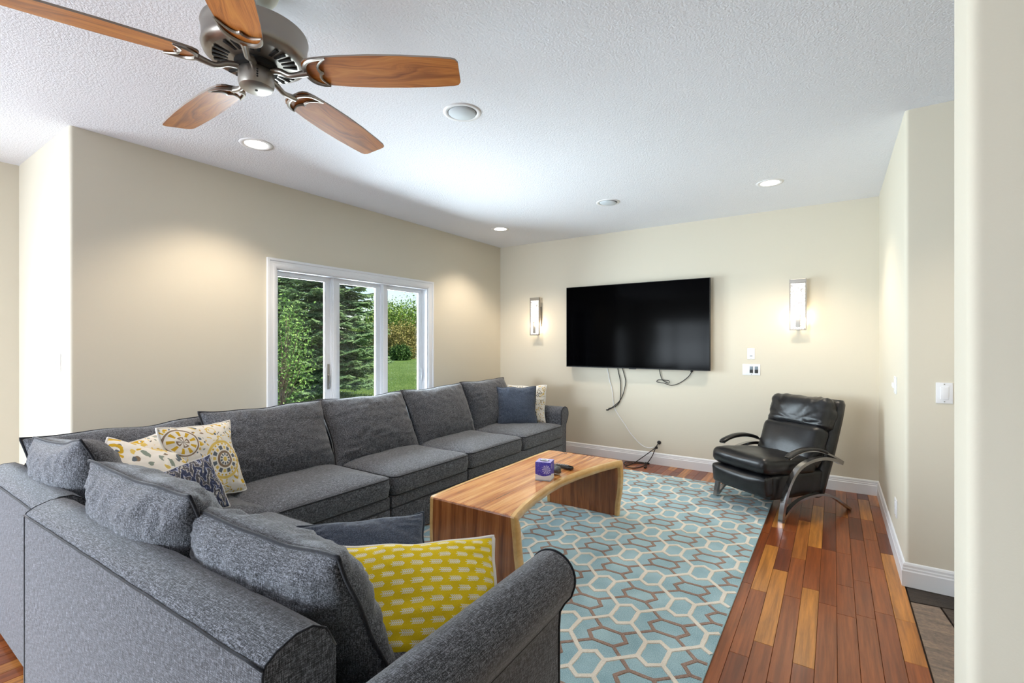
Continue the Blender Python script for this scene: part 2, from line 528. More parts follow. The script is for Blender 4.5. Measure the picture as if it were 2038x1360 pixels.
WALL = m_wall(); CEILM = m_ceiling()
TRIM = plain('white_trim_paint', (236, 238, 242), 0.35)
FAB = m_fabric(); WELT = m_fabric('dark_welt', (24, 25, 30), (50, 52, 60))
PLANK = m_plank(); SLATE = m_slate(); GROUT = plain('dark_grout', (70, 62, 56), 0.9)
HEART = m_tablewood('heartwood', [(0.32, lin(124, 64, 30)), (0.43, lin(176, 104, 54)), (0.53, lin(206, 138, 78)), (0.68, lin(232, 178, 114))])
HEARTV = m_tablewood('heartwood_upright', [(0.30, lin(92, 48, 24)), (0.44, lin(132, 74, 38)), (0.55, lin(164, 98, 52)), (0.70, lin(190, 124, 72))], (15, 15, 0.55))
SAP = m_tablewood('sapwood', [(0.28, lin(186, 138, 78)), (0.5, lin(216, 172, 106)), (0.72, lin(236, 202, 142))], (5, 2, 5), 0.3)
BLUE = m_pile('blue_pile', (120, 162, 178), (186, 218, 226)); CREAM = m_pile('cream_pile', (220, 211, 196), (248, 242, 232)); BROWN = m_pile('brown_pile', (124, 98, 86), (176, 148, 134))
LEATHER = m_leather(); GUN = m_metal('dark_steel', (176, 174, 174), 0.22)
SCREEN = plain('black_screen', (2, 2, 3), 0.10, 0, 0.03); BLACKP = plain('black_plastic', (16, 16, 18), 0.45); WHITEP = plain('white_plastic', (240, 241, 244), 0.35)
GREYP = plain('grey_plastic', (120, 134, 146), 0.4)
NICKEL = m_metal('brushed_nickel', (168, 164, 158), 0.34); DARKM = plain('dark_slot', (20, 19, 18), 0.8)
PEWTER = m_metal('pewter', (158, 152, 145), 0.40)
FANW = m_fanwood(); GLASS = m_glass()
BLADE_EDGE = plain('blade_edge', (150, 138, 130), 0.5)

# ------------------------------------------------------------------ room shell
XL, XR, YB = -3.905, 0.340, 5.505          # window wall, right wall, television wall
YO, XFL = 0.920, -5.120                    # return of the window wall, far-left wall
YH = 3.560                                 # hallway wall
YREAR, XHALL = -3.60, 2.40
WT = 0.16
OY0, OY1, OZ0, OZ1 = 2.235, 4.050, 0.55, 2.030   # window opening

def bullnose(cx, cy, a0, a1, r=0.02, n=6):
    return [(cx + r * math.cos(R(a0 + (a1 - a0) * k / n)), cy + r * math.sin(R(a0 + (a1 - a0) * k / n))) for k in range(n + 1)]

# wall with the window: solid pieces round the opening, rounded outer corner at the return
wb = MB()
wb.prism([(XL - WT, YO + WT), (XL - WT, YO)] + bullnose(XL - 0.02, YO + 0.02, -90, 0) + [(XL, OY0), (XL - WT, OY0)], 2, 0, CEIL)
wb.box((XL - WT, OY1, 0), (XL, YB + WT, CEIL)).box((XL - WT, OY0, 0), (XL, OY1, OZ0)).box((XL - WT, OY0, OZ1), (XL, OY1, CEIL))
struct(wb.build('wall_window', WALL, smooth=True, sharp=35))
struct(MB().box((XFL - WT, YO, 0), (XL - WT, YO + WT, CEIL)).build('wall_return', WALL))
struct(MB().box((XL, YB, 0), (XR, YB + WT, CEIL)).build('wall_back', WALL))
# right wall and hallway wall meet at a rounded outer corner
struct(MB().prism([(XR, YB + WT), (XR, YH + 0.02)] + bullnose(XR + 0.02, YH + 0.02, 180, 270) + [(XHALL, YH), (XHALL, YB + WT)], 2, 0, CEIL).build('wall_right', WALL, smooth=True, sharp=35))
# end of the partition beside the camera, with two rounded corners
PX, PY0, PY1 = 0.2015, 1.180, 1.312
struct(MB().prism(bullnose(PX + 0.012, PY1 - 0.012, 90, 180, 0.012) + bullnose(PX + 0.02, PY0 + 0.02, 180, 270, 0.02) + [(XHALL, PY0), (XHALL, PY1)], 2, 0, CEIL).build('wall_partition', WALL, smooth=True, sharp=35))
struct(MB().box((XHALL, YREAR - WT, 0), (XHALL + WT, YB + WT, CEIL)).build('wall_hall_end', WALL))
# rear wall with its window; far-left wall with a window added for fill light
def holed_wall(name, axis, fixed, lo, hi, a, b, z0, z1, win_name, n):
    def bx(m_, p, q, z, zz, f0, f1):
        m_.box((p, f0, z), (q, f1, zz)) if axis == 0 else m_.box((f0, p, z), (f1, q, zz))
    f0, f1 = fixed; m_ = MB()
    bx(m_, lo, a, 0, CEIL, f0, f1); bx(m_, b, hi, 0, CEIL, f0, f1); bx(m_, a, b, 0, z0, f0, f1); bx(m_, a, b, z1, CEIL, f0, f1)
    struct(m_.build(name, WALL))
    m_ = MB(); g0, g1 = f0 + 0.05, f1 - 0.05
    for i in range(n + 1):
        c = a + (b - a) * i / n; bx(m_, c - 0.035, c + 0.035, z0, z1, g0, g1)
    bx(m_, a, b, z0, z0 + 0.06, g0, g1); bx(m_, a, b, z1 - 0.06, z1, g0, g1)
    struct(m_.build(win_name, TRIM))
holed_wall('wall_rear', 0, (YREAR - WT, YREAR), XFL - WT, XHALL + WT, -4.80, -2.20, 0.10, 2.06, 'window_2', 3)
holed_wall('wall_far_left', 1, (XFL - WT, XFL), YREAR, YO, -3.10, -0.40, 0.30, 2.10, 'added_left_window', 3)

struct(MB().box((XFL - WT, YREAR - WT, CEIL), (XHALL + WT, YB + WT, CEIL + 0.12)).build('ceiling', CEILM))

# floor: dark underlay that carries the boards and the slate
FLOOR = struct(MB().box((XFL - WT, YREAR - WT, -0.12), (XHALL + WT, YB + WT, -0.016)).build('floor', GROUT))
PW = 0.0815
def plank_mesh(x0, x1, y0, y1):
    g = 0.0007; b = 0.0012
    x0 += g; x1 -= g; y0 += g; y1 -= g
    V = [(x0, y0, -0.016), (x1, y0, -0.016), (x1, y1, -0.016), (x0, y1, -0.016),
         (x0, y0, -b), (x1, y0, -b), (x1, y1, -b), (x0, y1, -b),
         (x0 + b, y0 + b, 0), (x1 - b, y0 + b, 0), (x1 - b, y1 - b, 0), (x0 + b, y1 - b, 0)]
    F = [(0, 1, 5, 4), (1, 2, 6, 5), (2, 3, 7, 6), (3, 0, 4, 7), (4, 5, 9, 8), (5, 6, 10, 9), (6, 7, 11, 10), (7, 4, 8, 11), (8, 9, 10, 11)]
    return V, F
hidV, hidF, hidT = [], [], []
row = 0
x1 = XR - 0.002
while x1 > XFL:
    x0 = max(x1 - PW, XFL)
    y = YB - 0.002
    first = True
    while y > YREAR:
        L = random.choice([0.36, 0.45, 0.55, 0.62, 0.75, 0.9, 1.05]) * random.uniform(0.9, 1.1)
        if first: L *= random.uniform(0.35, 1.0); first = False
        y0 = max(y - L, YREAR)
        tone = min(1.0, max(0.0, random.gauss(0.48, 0.23)))
        if random.random() < 0.07: tone = 0.98
        if random.random() < 0.08: tone = 0.02
        V, F = plank_mesh(x0, x1, y0, y)
        seen = (x0 > -0.56 and y > 2.05) or (x0 > -2.75 and y > 5.02) or (x1 < -3.2 and -0.4 < y and y0 < 0.75 and x0 > -4.3)
        if seen:
            o = mesh('plank', V, F, PLANK, FLOOR)
            o.data.attributes.new('tone', 'FLOAT', 'POINT').data.foreach_set('value', [tone] * len(V))
        else:
            k = len(hidV); hidV += V; hidF += [tuple(i + k for i in f) for f in F]; hidT += [tone] * len(V)
        y = y0
    x1 = x0; row += 1
o = mesh('plank_field', hidV, hidF, PLANK, FLOOR); o['kind'] = 'stuff'
o.data.attributes.new('tone', 'FLOAT', 'POINT').data.foreach_set('value', hidT)
# slate tiles of the hallway, one cut at the corner
def tile(poly, tone):
    z = -0.003 + random.uniform(-0.001, 0.001)
    m_ = MB().prism(poly, 2, -0.016, z)
    o = m_.build('slate_tile', SLATE, FLOOR)
    o.data.attributes.new('tone', 'FLOAT', 'POINT').data.foreach_set('value', [tone] * len(m_.V))
tile([(0.345, 2.40), (0.50, 2.40), (0.50, 3.08), (0.465, 3.37), (0.345, 3.355)], 0.0)
tile([(0.345, 3.365), (0.63, 3.40), (0.63, YH), (0.345, YH)], 0.9)
tile([(0.51, 2.40), (0.95, 2.40), (0.95, 3.39), (0.64, 3.39), (0.475, 3.37), (0.51, 3.08)], 0.75)
tile([(0.64, 3.40), (0.95, 3.40), (0.95, YH), (0.64, YH)], 0.5)
for i, (a, b) in enumerate(((0.345, 0.95), (0.96, 1.65), (1.66, XHALL))):
    for j, (c, d) in enumerate(((PY1, 1.85), (1.86, 2.39), (2.40, 2.98), (2.99, YH))):
        if i == 0 and c > 2.3: continue
        tile([(a, c), (b, c), (b, d), (a, d)], random.uniform(0.1, 0.8))

# baseboards: stepped profile run along each wall
BH = 0.136
prof = [(0, 0), (0.016, 0), (0.016, 0.088), (0.0125, 0.094), (0.0125, 0.104), (0.010, 0.110), (0.010, 0.122), (0.006, 0.131), (0.0, BH)]
def baseboard(name, ends, nrm):
    """ends: two points on the wall line; nrm: direction out of the wall; each end is mitred by its own offset sign"""
    (ax, ay, ma), (bx, by, mb_) = ends
    d = Vector((bx - ax, by - ay)).normalized(); V = []; F = []; n = len(prof)
    for (px, py, mi) in ends:
        for t, z in prof: V.append((px + nrm[0] * t + d.x * mi * t, py + nrm[1] * t + d.y * mi * t, z))
    F = [(i, i + 1, n + i + 1, n + i) for i in range(n - 1)] + [tuple(range(n)), tuple(range(2 * n - 1, n - 1, -1))]
    return struct(mesh(name, V, F, TRIM))
baseboard('baseboard_back', [(XL, YB, 1), (XR, YB, -1)], (0, -1))
baseboard('baseboard_right', [(XR, YB, 1), (XR, YH, 1)], (-1, 0))
baseboard('baseboard_hall', [(XR, YH, -1), (XHALL, YH, 0)], (0, -1))
baseboard('baseboard_window', [(XL, YO, -1), (XL, YB, -1)], (1, 0))
baseboard('baseboard_return', [(XFL, YO, 1), (XL, YO, 1)], (0, -1))
baseboard('baseboard_far_left', [(XFL, YREAR, 0), (XFL, YO, -1)], (1, 0))

# window of three casement units
win = struct(bpy.data.objects.new('window_1', None)); COL.objects.link(win); win.location = (XL, (OY0 + OY1) / 2, OZ0)
def wv(V): return [(x - win.location.x, y - win.location.y, z - win.location.z) for x, y, z in V]
def wbuild(m_, name, mat, parent=win): return mesh(name, wv(m_.V), m_.F, mat, parent)
# casing: stepped profile mitred round the opening
cas = [(0.0, 0.0), (0.0, 0.012), (0.016, 0.018), (0.030, 0.018), (0.036, 0.014), (0.058, 0.014), (0.064, 0.022), (0.082, 0.022), (0.082, 0.0)]
m_ = MB(); corners = [(OY0, OZ0, -1, -1), (OY1, OZ0, 1, -1), (OY1, OZ1, 1, 1), (OY0, OZ1, -1, 1)]; n = len(cas)
V = [(XL + t, cy + sy * w_, cz + sz * w_) for cy, cz, sy, sz in corners for w_, t in cas]
F = [(k * n + i, k * n + (i + 1) % n, ((k + 1) % 4) * n + (i + 1) % n, ((k + 1) % 4) * n + i) for k in range(4) for i in range(n)]
m_.add(V, F); wbuild(m_, 'casing', TRIM)
m_ = MB(); XG = XL - 0.095                      # jamb lining and mullions
m_.box((XL - WT, OY0 - 0.001, OZ0), (XL, OY0 + 0.012, OZ1)).box((XL - WT, OY1 - 0.012, OZ0), (XL, OY1 + 0.001, OZ1))
m_.box((XL - WT, OY0 + 0.012, OZ1 - 0.012), (XL, OY1 - 0.012, OZ1 + 0.001)).box((XL - WT, OY0 + 0.012, OZ0 - 0.001), (XL + 0.02, OY1 - 0.012, OZ0 + 0.02))
wbuild(m_, 'jamb', TRIM)
UW = (OY1 - OY0) / 3
for k in (1, 2):
    yy = OY0 + UW * k
    m_ = MB().box((XG - 0.02, yy - 0.030, OZ0 + 0.02), (XL - 0.052, yy + 0.030, OZ1 - 0.012)).box((XL - 0.052, yy - 0.016, OZ0 + 0.02), (XL - 0.040, yy + 0.016, OZ1 - 0.012))
    wbuild(m_, 'mullion', TRIM)
for k in range(3):
    a = OY0 + UW * k + (0.012 if k == 0 else 0.030); b = OY0 + UW * (k + 1) - (0.012 if k == 2 else 0.030)
    z0, z1 = OZ0 + 0.02, OZ1 - 0.012; st = 0.045
    m_ = MB()
    for (p, q) in (((a, z0), (a + st, z1)), ((b - st, z0), (b, z1)), ((a + st, z0), (b - st, z0 + st)), ((a + st, z1 - 0.034), (b - st, z1))):
        m_.box((XG - 0.018, p[0], p[1]), (XG + 0.018, q[0], q[1]))
    for (p, q) in (((a + st, z0 + st), (a + st + 0.008, z1 - 0.034)), ((b - st - 0.008, z0 + st), (b - st, z1 - 0.034)), ((a + st + 0.008, z1 - 0.042), (b - st - 0.008, z1 - 0.034))):
        m_.box((XG - 0.010, p[0], p[1]), (XG + 0.010, q[0], q[1]))
    sash = wbuild(m_, 'sash', TRIM)
    m_ = MB().box((XG - 0.002, a + st - 0.004, z0 + st - 0.004), (XG + 0.002, b - st + 0.004, z1 - 0.03)); wbuild(m_, 'pane', GLASS, sash)
    if k in (0, 2):
        s_ = b - 0.018 if k == 0 else b - 0.02
        m_ = MB().tube([(XG + 0.020, s_, 1.10), (XG + 0.034, s_, 1.09), (XG + 0.040, s_ - 0.004, 1.03), (XG + 0.030, s_ - 0.006, 0.985), (XG + 0.022, s_, 0.975)], 0.006, 6)
        m_.box((XG + 0.018, s_ - 0.010, 0.96), (XG + 0.024, s_ + 0.010, 1.20)); wbuild(m_, 'lock_lever', NICKEL if k == 0 else TRIM, sash)

# ------------------------------------------------------------------ rug
rug = thing('area_rug', 'pale blue area rug with cream and brown hexagon lattice under the coffee table', 'rug', (-1.82, 3.24, 0))
RX0, RX1, RY0, RY1 = -2.70, -0.447, 1.42, 5.065
def rl(V): return [(x + 1.82, y - 3.24, z) for x, y, z in V]
m_ = MB().rbox((RX0, RY0, 0.0), (RX1, RY1, 0.0115), 0.005); mesh('pile', rl(m_.V), m_.F, BLUE, rug, True, 40)
def clip(p, q):
    t0, t1 = 0.0, 1.0; d = (q[0] - p[0], q[1] - p[1])
    for k, (lo, hi) in enumerate(((RX0 + .012, RX1 - .012), (RY0 + .012, RY1 - .012))):
        if abs(d[k]) < 1e-9:
            if not lo <= p[k] <= hi: return None
            continue
        a, b = (lo - p[k]) / d[k], (hi - p[k]) / d[k]
        if a > b: a, b = b, a
        t0, t1 = max(t0, a), min(t1, b)
    if t0 >= t1: return None
    return (p[0] + d[0] * t0, p[1] + d[1] * t0), (p[0] + d[0] * t1, p[1] + d[1] * t1)
def strip(m_, p, q, w, z):
    c = clip(p, q)
    if not c: return
    p, q = Vector((*c[0], 0)), Vector((*c[1], 0)); d = (q - p)
    if d.length < 0.004: return
    z += random.uniform(-0.0004, 0.0004); L = d.length; d.normalize(); nrm = Vector((-d.y, d.x, 0)); p -= d * w * 0.35; q += d * w * 0.35; k = max(2, int(L / 0.022))
    V = []
    for i in range(k + 1):
        c = p.lerp(q, i / k); wl = w / 2 * random.uniform(0.84, 1.16); wr_ = w / 2 * random.uniform(0.84, 1.16)
        for t, zz in ((wl + 0.0022, 0.0108), (wl, z), (-wr_, z), (-wr_ - 0.0022, 0.0108)): V.append((c.x + nrm.x * t, c.y + nrm.y * t, zz))
    m_.add(V, [(i * 4 + j, i * 4 + j + 1, i * 4 + 5 + j, i * 4 + 4 + j) for i in range(k) for j in range(3)])
cr_, br_ = MB(), MB()
DX, DY = 0.2215, 0.4525; HX, HYs, HYt = 0.056, 0.058, 0.097
for i in range(-12, 3):
    for j in range(-4, 9):
        cx = -0.668 + DX * i; cy = 2.128 + DY * j + (DY / 2 if i % 2 else 0)
        hx = [(cx, cy + HYt), (cx + HX, cy + HYs), (cx + HX, cy - HYs), (cx, cy - HYt), (cx - HX, cy - HYs), (cx - HX, cy + HYs)]
        for k in range(6): strip(cr_, hx[k], hx[(k + 1) % 6], 0.0200, 0.0150)
        for sx in (-1, 1):
            strip(cr_, (cx + sx * HX, cy + HYs), (cx + sx * (DX - HX), cy + DY / 2 - HYs), 0.0200, 0.0150)
        cy2 = cy + DY / 2      # cell between two hexagons
        b6 = [(cx + 0.092, cy2 + 0.004), (cx + 0.052, cy2 + 0.056), (cx - 0.052, cy2 + 0.056), (cx - 0.092, cy2 - 0.004), (cx - 0.052, cy2 - 0.056), (cx + 0.052, cy2 - 0.056)]
        for k in range(6): strip(br_, b6[k], b6[(k + 1) % 6], 0.0165, 0.0138)
        for sx in (-1, 1):
            for sy in (-1, 1): strip(br_, (cx + sx * 0.052, cy2 + sy * 0.056), (cx + sx * 0.1107, cy2 + sy * 0.1131), 0.0150, 0.0138)
mesh('cream_lattice', rl(cr_.V), cr_.F, CREAM, rug, True, 50)
mesh('brown_lattice', rl(br_.V), br_.F, BROWN, rug, True, 50)
# ------------------------------------------------------------------ sectional sofa, five units
SOFA_GROUP = 'units of the grey sectional sofa'
SEAT_Z0, SEAT_Z1 = 0.325, 0.462
def ring_pts(x0, x1, y0, y1, r, inset, n=5, m=10):
    x0 += inset; x1 -= inset; y0 += inset; y1 -= inset; r = max(0.012, r - inset * 0.5)
    P = []
    for cx, cy, a in ((x1 - r, y1 - r, 0), (x0 + r, y1 - r, 90), (x0 + r, y0 + r, 180), (x1 - r, y0 + r, 270)):
        P += [(cx + r * math.cos(R(a + 90 * k / n)), cy + r * math.sin(R(a + 90 * k / n))) for k in range(n + 1)]
        nx, ny = {0: (x0 + r, y1), 90: (x0, y0 + r), 180: (x1 - r, y0), 270: (x1, y1 - r)}[a]
        sx, sy = P[-1]
        P += [(sx + (nx - sx) * k / m, sy + (ny - sy) * k / m) for k in range(1, m)]
    return P
def seat_cushion(parent, x0, x1, y0, y1, seed, crown=0.046):
    rings = [(0.05, SEAT_Z0 + 0.003), (0.012, SEAT_Z0 + 0.006), (0.003, SEAT_Z0 + 0.016), (0.0, SEAT_Z0 + 0.05), (-0.004, (SEAT_Z0 + SEAT_Z1) / 2), (0.0, SEAT_Z1 - 0.03), (0.004, SEAT_Z1 - 0.006),
             (0.012, SEAT_Z1 + 0.004), (0.03, SEAT_Z1 + 0.012), (0.07, SEAT_Z1 + 0.024), (0.13, SEAT_Z1 + 0.036), (0.2, SEAT_Z1 + crown * 0.94), (0.28, SEAT_Z1 + crown), (0.34, SEAT_Z1 + crown)]
    V = []; lim = min(x1 - x0, y1 - y0) / 2 - 0.03
    for ins, z in rings:
        for (px, py) in ring_pts(x0, x1, y0, y1, 0.055, min(ins, lim)):
            w_ = noise.noise(Vector((px * 5 + seed, py * 5, seed))) * 0.006 + noise.noise(Vector((px * 13 + seed, py * 4, seed))) * 0.002
            V.append((px, py, z + w_ * (1 if z > SEAT_Z1 else 0.2)))
    n = len(V) // len(rings); F = [tuple(range(n - 1, -1, -1))]
    for k in range(len(rings) - 1):
        F += [(k * n + i, k * n + (i + 1) % n, (k + 1) * n + (i + 1) % n, (k + 1) * n + i) for i in range(n)]
    F.append(tuple((len(rings) - 1) * n + i for i in range(n)))
    o = mesh('seat_cushion', V, F, FAB, parent, smooth=True, sharp=70)
    for k in (6, 1):
        MB().tube([Vector(V[k * n + i]) + Vector((0, 0, 0.002 if k == 6 else -0.002)) for i in range(n)], 0.0055, 6, closed=True).build('piping', WELT, o, smooth=True)
    return o
def back_profile(h=0.745, t=0.175):
    return [(0.012, 0.03), (0.0, 0.06), (0.0, h - 0.02), (0.006, h - 0.004), (0.03, h + 0.012), (0.075, h + 0.026), (0.115, h + 0.024), (0.150, h + 0.002), (t, h - 0.05), (t, 0.30), (t, 0.03)]
def sofa_back(parent, x0, x1, M=None, name='back_frame', h=0.745):
    P = back_profile(h); n = len(P); V = []; F = []; K = max(2, int((x1 - x0) / 0.06))
    for k in range(K + 1):
        x = x0 + (x1 - x0) * k / K
        for y, z in P:
            w_ = noise.noise(Vector((x * 6, y * 9, z * 4 + h * 7))) * 0.004 if z > 0.5 else 0
            V.append((x, y, z + w_))
    for k in range(K):
        F += [(k * n + i, k * n + (i + 1) % n, (k + 1) * n + (i + 1) % n, (k + 1) * n + i) for i in range(n)]
    F += [tuple(range(n - 1, -1, -1)), tuple(K * n + i for i in range(n))]
    if M is not None: V = [tuple(M @ Vector(v)) for v in V]; 
    o = mesh(name, V, F, FAB, parent, smooth=True, sharp=45)
    e = 0.003
    seam = [(x0 + (x1 - x0) * k / K, -0.0005, h - 0.012 + 0.003 * noise.noise(Vector((k * 0.7, h, 1)))) for k in range(K + 1)]
    pr_ = [(x0 if s < 0 else x1, y, z) for s in () for y, z in P]
    t = MB().tube(seam, 0.0035, 6, M=M)
    for xx in (x0 + 0.001, x1 - 0.001): t.tube([(xx, y, z) for y, z in P[1:9]], 0.003, 5, M=M)
    t.build('seam', WELT, o, smooth=True)
    return o
def sofa_base(parent, x0, x1, y0, y1, sides=False):
    m_ = MB().rbox((x0 + 0.003, y0, 0.022), (x1 - 0.003, y1 - 0.012, 0.238), 0.010)
    o = m_.build('base', FAB, parent, True, 40)
    MB().rbox((x0 + 0.003, y0, 0.244), (x1 - 0.003, y1 - 0.014, SEAT_Z0), 0.010).build('seat_rail', FAB, parent, True, 40)
    MB().tube([(x0 + 0.006, y1 - 0.014, 0.241), (x1 - 0.006, y1 - 0.014, 0.241)], 0.005, 6).build('piping', WELT, o)
    for fx in (x0 + 0.06, x1 - 0.06):
        for fy in (y0 + 0.06, y1 - 0.21): MB().rbox((fx - 0.025, fy - 0.025, 0.0), (fx + 0.025, fy + 0.025, 0.024), 0.003).build('foot', BLACKP, parent)
    return o
def sofa_arm(parent, xo, sgn, D, y0=0.0):
    """xo: outer edge of the roll; sgn=+1 when the seat lies towards +x"""
    W_, rc, cz = 0.172, 0.086, 0.576
    P = [(W_, 0.022), (W_, 0.40), (W_ - 0.002, cz)]
    P += [(rc + rc * math.cos(R(a)), cz + rc * math.sin(R(a))) for a in range(12, 205, 12)]
    P += [(0.014, 0.520), (0.040, 0.488), (0.058, 0.455), (0.062, 0.40), (0.062, 0.022)]
    P = [(xo + sgn * a, b) for a, b in P]
    n = len(P); ys = [y0, y0 + 0.01] + [y0 + 0.01 + (D - 0.025 - y0) * k / 10 for k in range(1, 11)] + [D - 0.004, D]
    V = []
    cxm = xo + sgn * 0.10
    for k, y in enumerate(ys):
        f = 0.985 if k in (0, len(ys) - 1) else 1.0
        for a, b in P: V.append((cxm + (a - cxm) * f, y, 0.3 + (b - 0.3) * f if b > 0.3 else b))
    F = []
    for k in range(len(ys) - 1): F += [(k * n + i, k * n + (i + 1) % n, (k + 1) * n + (i + 1) % n, (k + 1) * n + i) for i in range(n)]
    F += [tuple(range(n - 1, -1, -1)), tuple((len(ys) - 1) * n + i for i in range(n))]
    if sgn < 0: pass
    else: F = [f[::-1] for f in F]
    o = mesh('arm', V, F, FAB, parent, smooth=True, sharp=50)
    MB().tube([(cxm + (a - cxm) * 1.0, D - 0.003, b) for a, b in P], 0.0055, 6).build('piping', WELT, o, smooth=True)
    MB().tube([(xo + sgn * 0.060, y0 + 0.01 + (D - y0 - 0.02) * k / 8, 0.452) for k in range(9)], 0.003, 5).build('seam', WELT, o, smooth=True)
    return o
def back_cushion(parent, xc, w, roll=0.0, yb=0.400, zb=0.455, yt=0.215, zt=0.930, t=0.27, seed=1.0, M=None, sag=0.0, dx=0.0, wr=0.012, pinch=0.06):
    up = Vector((dx, yt - yb, zt - zb)); c = Vector((xc + dx / 2, (yb + yt) / 2, (zb + zt) / 2))
    MM = frame_matrix(c, (-1, 0, roll), up)
    if M is not None: MM = M @ MM
    return pillow('back_cushion', w, up.length + 0.05, t, FAB, MM, parent, n=40, pinch=pinch, seed=seed, wr=wr, pipe=WELT, pipe_r=0.006, sag=sag)

LX = -3.58; LD = 1.03
def long_unit(label, y_far, y_near, seats, arm=False):
    L = y_far - y_near
    u = thing('sofa_unit', label, 'sofa', (LX, y_far, 0), R(-90), SOFA_GROUP)
    a = 0.172 if arm else 0.0
    sofa_base(u, a if arm else 0.004, L - 0.004, 0.02, LD)
    sofa_back(u, (0.06 if arm else 0.004), L - 0.004)
    if arm: sofa_arm(u, 0.0, 1, LD - 0.03)
    w_ = (L - a) / seats
    return u, a, w_
uA, a, w_ = long_unit('two-seat sofa unit ending in a rolled arm by the television wall', 5.012, 3.150, 2, True)
for k in range(2):
    seat_cushion(uA, a + w_ * k + 0.004, a + w_ * (k + 1) - 0.004, 0.15, LD, 3.1 + k)
back_cushion(uA, a + w_ * 0.5 + 0.02, w_ - 0.01, seed=2.2, zt=0.955, dx=-0.03)
back_cushion(uA, a + w_ * 1.5, w_ + 0.02, seed=5.7, zt=0.935, yb=0.42)
uB, a, w_ = long_unit('armless single-seat sofa unit between the two-seat and corner-side units', 3.146, 2.300, 1)
seat_cushion(uB, 0.004, w_ - 0.004, 0.15, LD + 0.012, 7.3)
back_cushion(uB, w_ / 2, w_ + 0.03, seed=8.9, yb=0.44, zt=0.928, dx=0.03, wr=0.016)
uC, a, w_ = long_unit('armless sofa unit beside the patterned pillows and the corner', 2.296, 1.440, 1)
seat_cushion(uC, 0.004, w_ + 0.02, 0.15, LD + 0.006, 9.9)
back_cushion(uC, w_ / 2 + 0.01, w_ + 0.03, seed=12.4, zt=0.93)

# corner unit: backs on two sides
uD = thing('sofa_unit', 'corner sofa unit holding the pile of patterned pillows', 'sofa', (-3.58, 0.512, 0), 0, SOFA_GROUP)
DW, DD = 0.965, 0.924
sofa_base(uD, 0.02, DW, 0.02, DD)
sofa_back(uD, 0.0, DW - 0.004)
MS = Matrix.Rotation(R(-90), 4, 'Z')               # second back along the left side
sofa_back(uD, -DD + 0.004, -0.150, Matrix.Translation((0, 0, 0)) @ MS, 'side_back_frame', 0.750)
seat_cushion(uD, 0.15, DW - 0.004, 0.15, DD + 0.05, 14.0)
back_cushion(uD, 0.555, 0.74, -0.09, yb=0.36, yt=0.165, zt=0.925, seed=17.7, t=0.29)
cm_ = frame_matrix(Vector((0.235, 0.545, 0.68)), (0.02, 1, 0.01), (-0.20, 0, 0.44))
pillow('back_cushion', 0.86, 0.52, 0.26, FAB, cm_, uD, n=40, seed=21.0, pipe=WELT)

# near unit: two seats and the rolled arm in front of the camera
uE = thing('sofa_unit', 'two-seat sofa unit nearest the camera with its back turned and rolled arm', 'sofa', (-2.600, 0.482, 0), R(1.4), SOFA_GROUP)
EL, ED = 1.880, 0.985
sofa_base(uE, 0.004, EL - 0.172, 0.02, ED)
sofa_back(uE, 0.0, EL - 0.240)
sofa_arm(uE, EL, -1, ED - 0.015, 0.012)
ws = (EL - 0.172) / 2
for k in range(2): seat_cushion(uE, ws * k + 0.004, ws * (k + 1) - 0.004, 0.15, ED, 23.0 + k * 2)
back_cushion(uE, 0.535, 0.82, yb=0.37, yt=0.165, zt=0.905, t=0.30, seed=27.1, wr=0.017, pinch=0.045, dx=0.03)
back_cushion(uE, 1.235, 0.77, yb=0.39, yt=0.205, zt=0.862, t=0.26, seed=31.3, wr=0.018, pinch=0.045, sag=0.02)

# ------------------------------------------------------------------ throw pillows
PG = 'throw pillows on the sectional'
FLO1 = m_floral('floral_medallion_print', 13, (0.070, -0.020, -0.150, 0.120), 0.3)
FLO2 = m_floral('floral_paisley_print', 15, None, 2.3, 0.7)
FLO3 = m_floral('floral_yellow_print', 7, None, 5.1, 0.98)
FLO4 = m_floral('floral_small_print', 18, None, 8.4, 0.8)
ARROW = m_arrows(); CHEV = m_chevron()
BLUEG = m_fabric('slate_blue_weave', (52, 58, 70), (98, 108, 126)); PIPEW = plain('white_cord', (236, 232, 226), 0.9); PIPEB = plain('slate_cord', (44, 52, 64), 0.9)
def throw(label, c, right, up, w, h, t, mat, seed, pipe=None, pr=0.006, n=44, back=None, pname='piping', pinch=0.08, **kw):
    u = thing('throw_pillow', label, 'pillow', (c[0], c[1], c[2]), 0, PG)
    M = frame_matrix(Vector((0, 0, 0)), right, up)
    pillow('cover', w, h, t, mat, M, u, n=n, pinch=pinch, seed=seed, wr=0.006, pipe=pipe, pipe_r=pr, back_mat=back, pipe_name=pname, **kw)
    return u
throw('square pillow with yellow and grey medallion print leaning on the corner unit', (-3.02, 1.300, 0.715), (-0.30, 0.92, -0.06), (-0.38, 0.10, 0.85), 0.46, 0.45, 0.15, FLO1, 41.0, PIPEW, 0.006)
throw('floral pillow with pale paisley print tucked behind the medallion pillow', (-3.10, 1.06, 0.70), (-0.30, 0.90, 0.10), (-0.45, -0.05, 0.75), 0.44, 0.40, 0.14, FLO2, 43.0, PIPEW, 0.005)
throw('floral pillow with bright yellow stripes lowest in the corner pile', (-2.90, 0.960, 0.720), (0.25, 0.93, -0.42), (-0.60, -0.10, 0.65), 0.40, 0.38, 0.15, FLO3, 47.0, PIPEW, 0.006)
throw('small navy and grey chevron pillow in front of the patterned pile', (-2.735, 1.105, 0.640), (0.15, 0.93, 0.22), (-0.36, -0.20, 0.80), 0.30, 0.30, 0.13, CHEV, 53.0, PIPEW, 0.003)
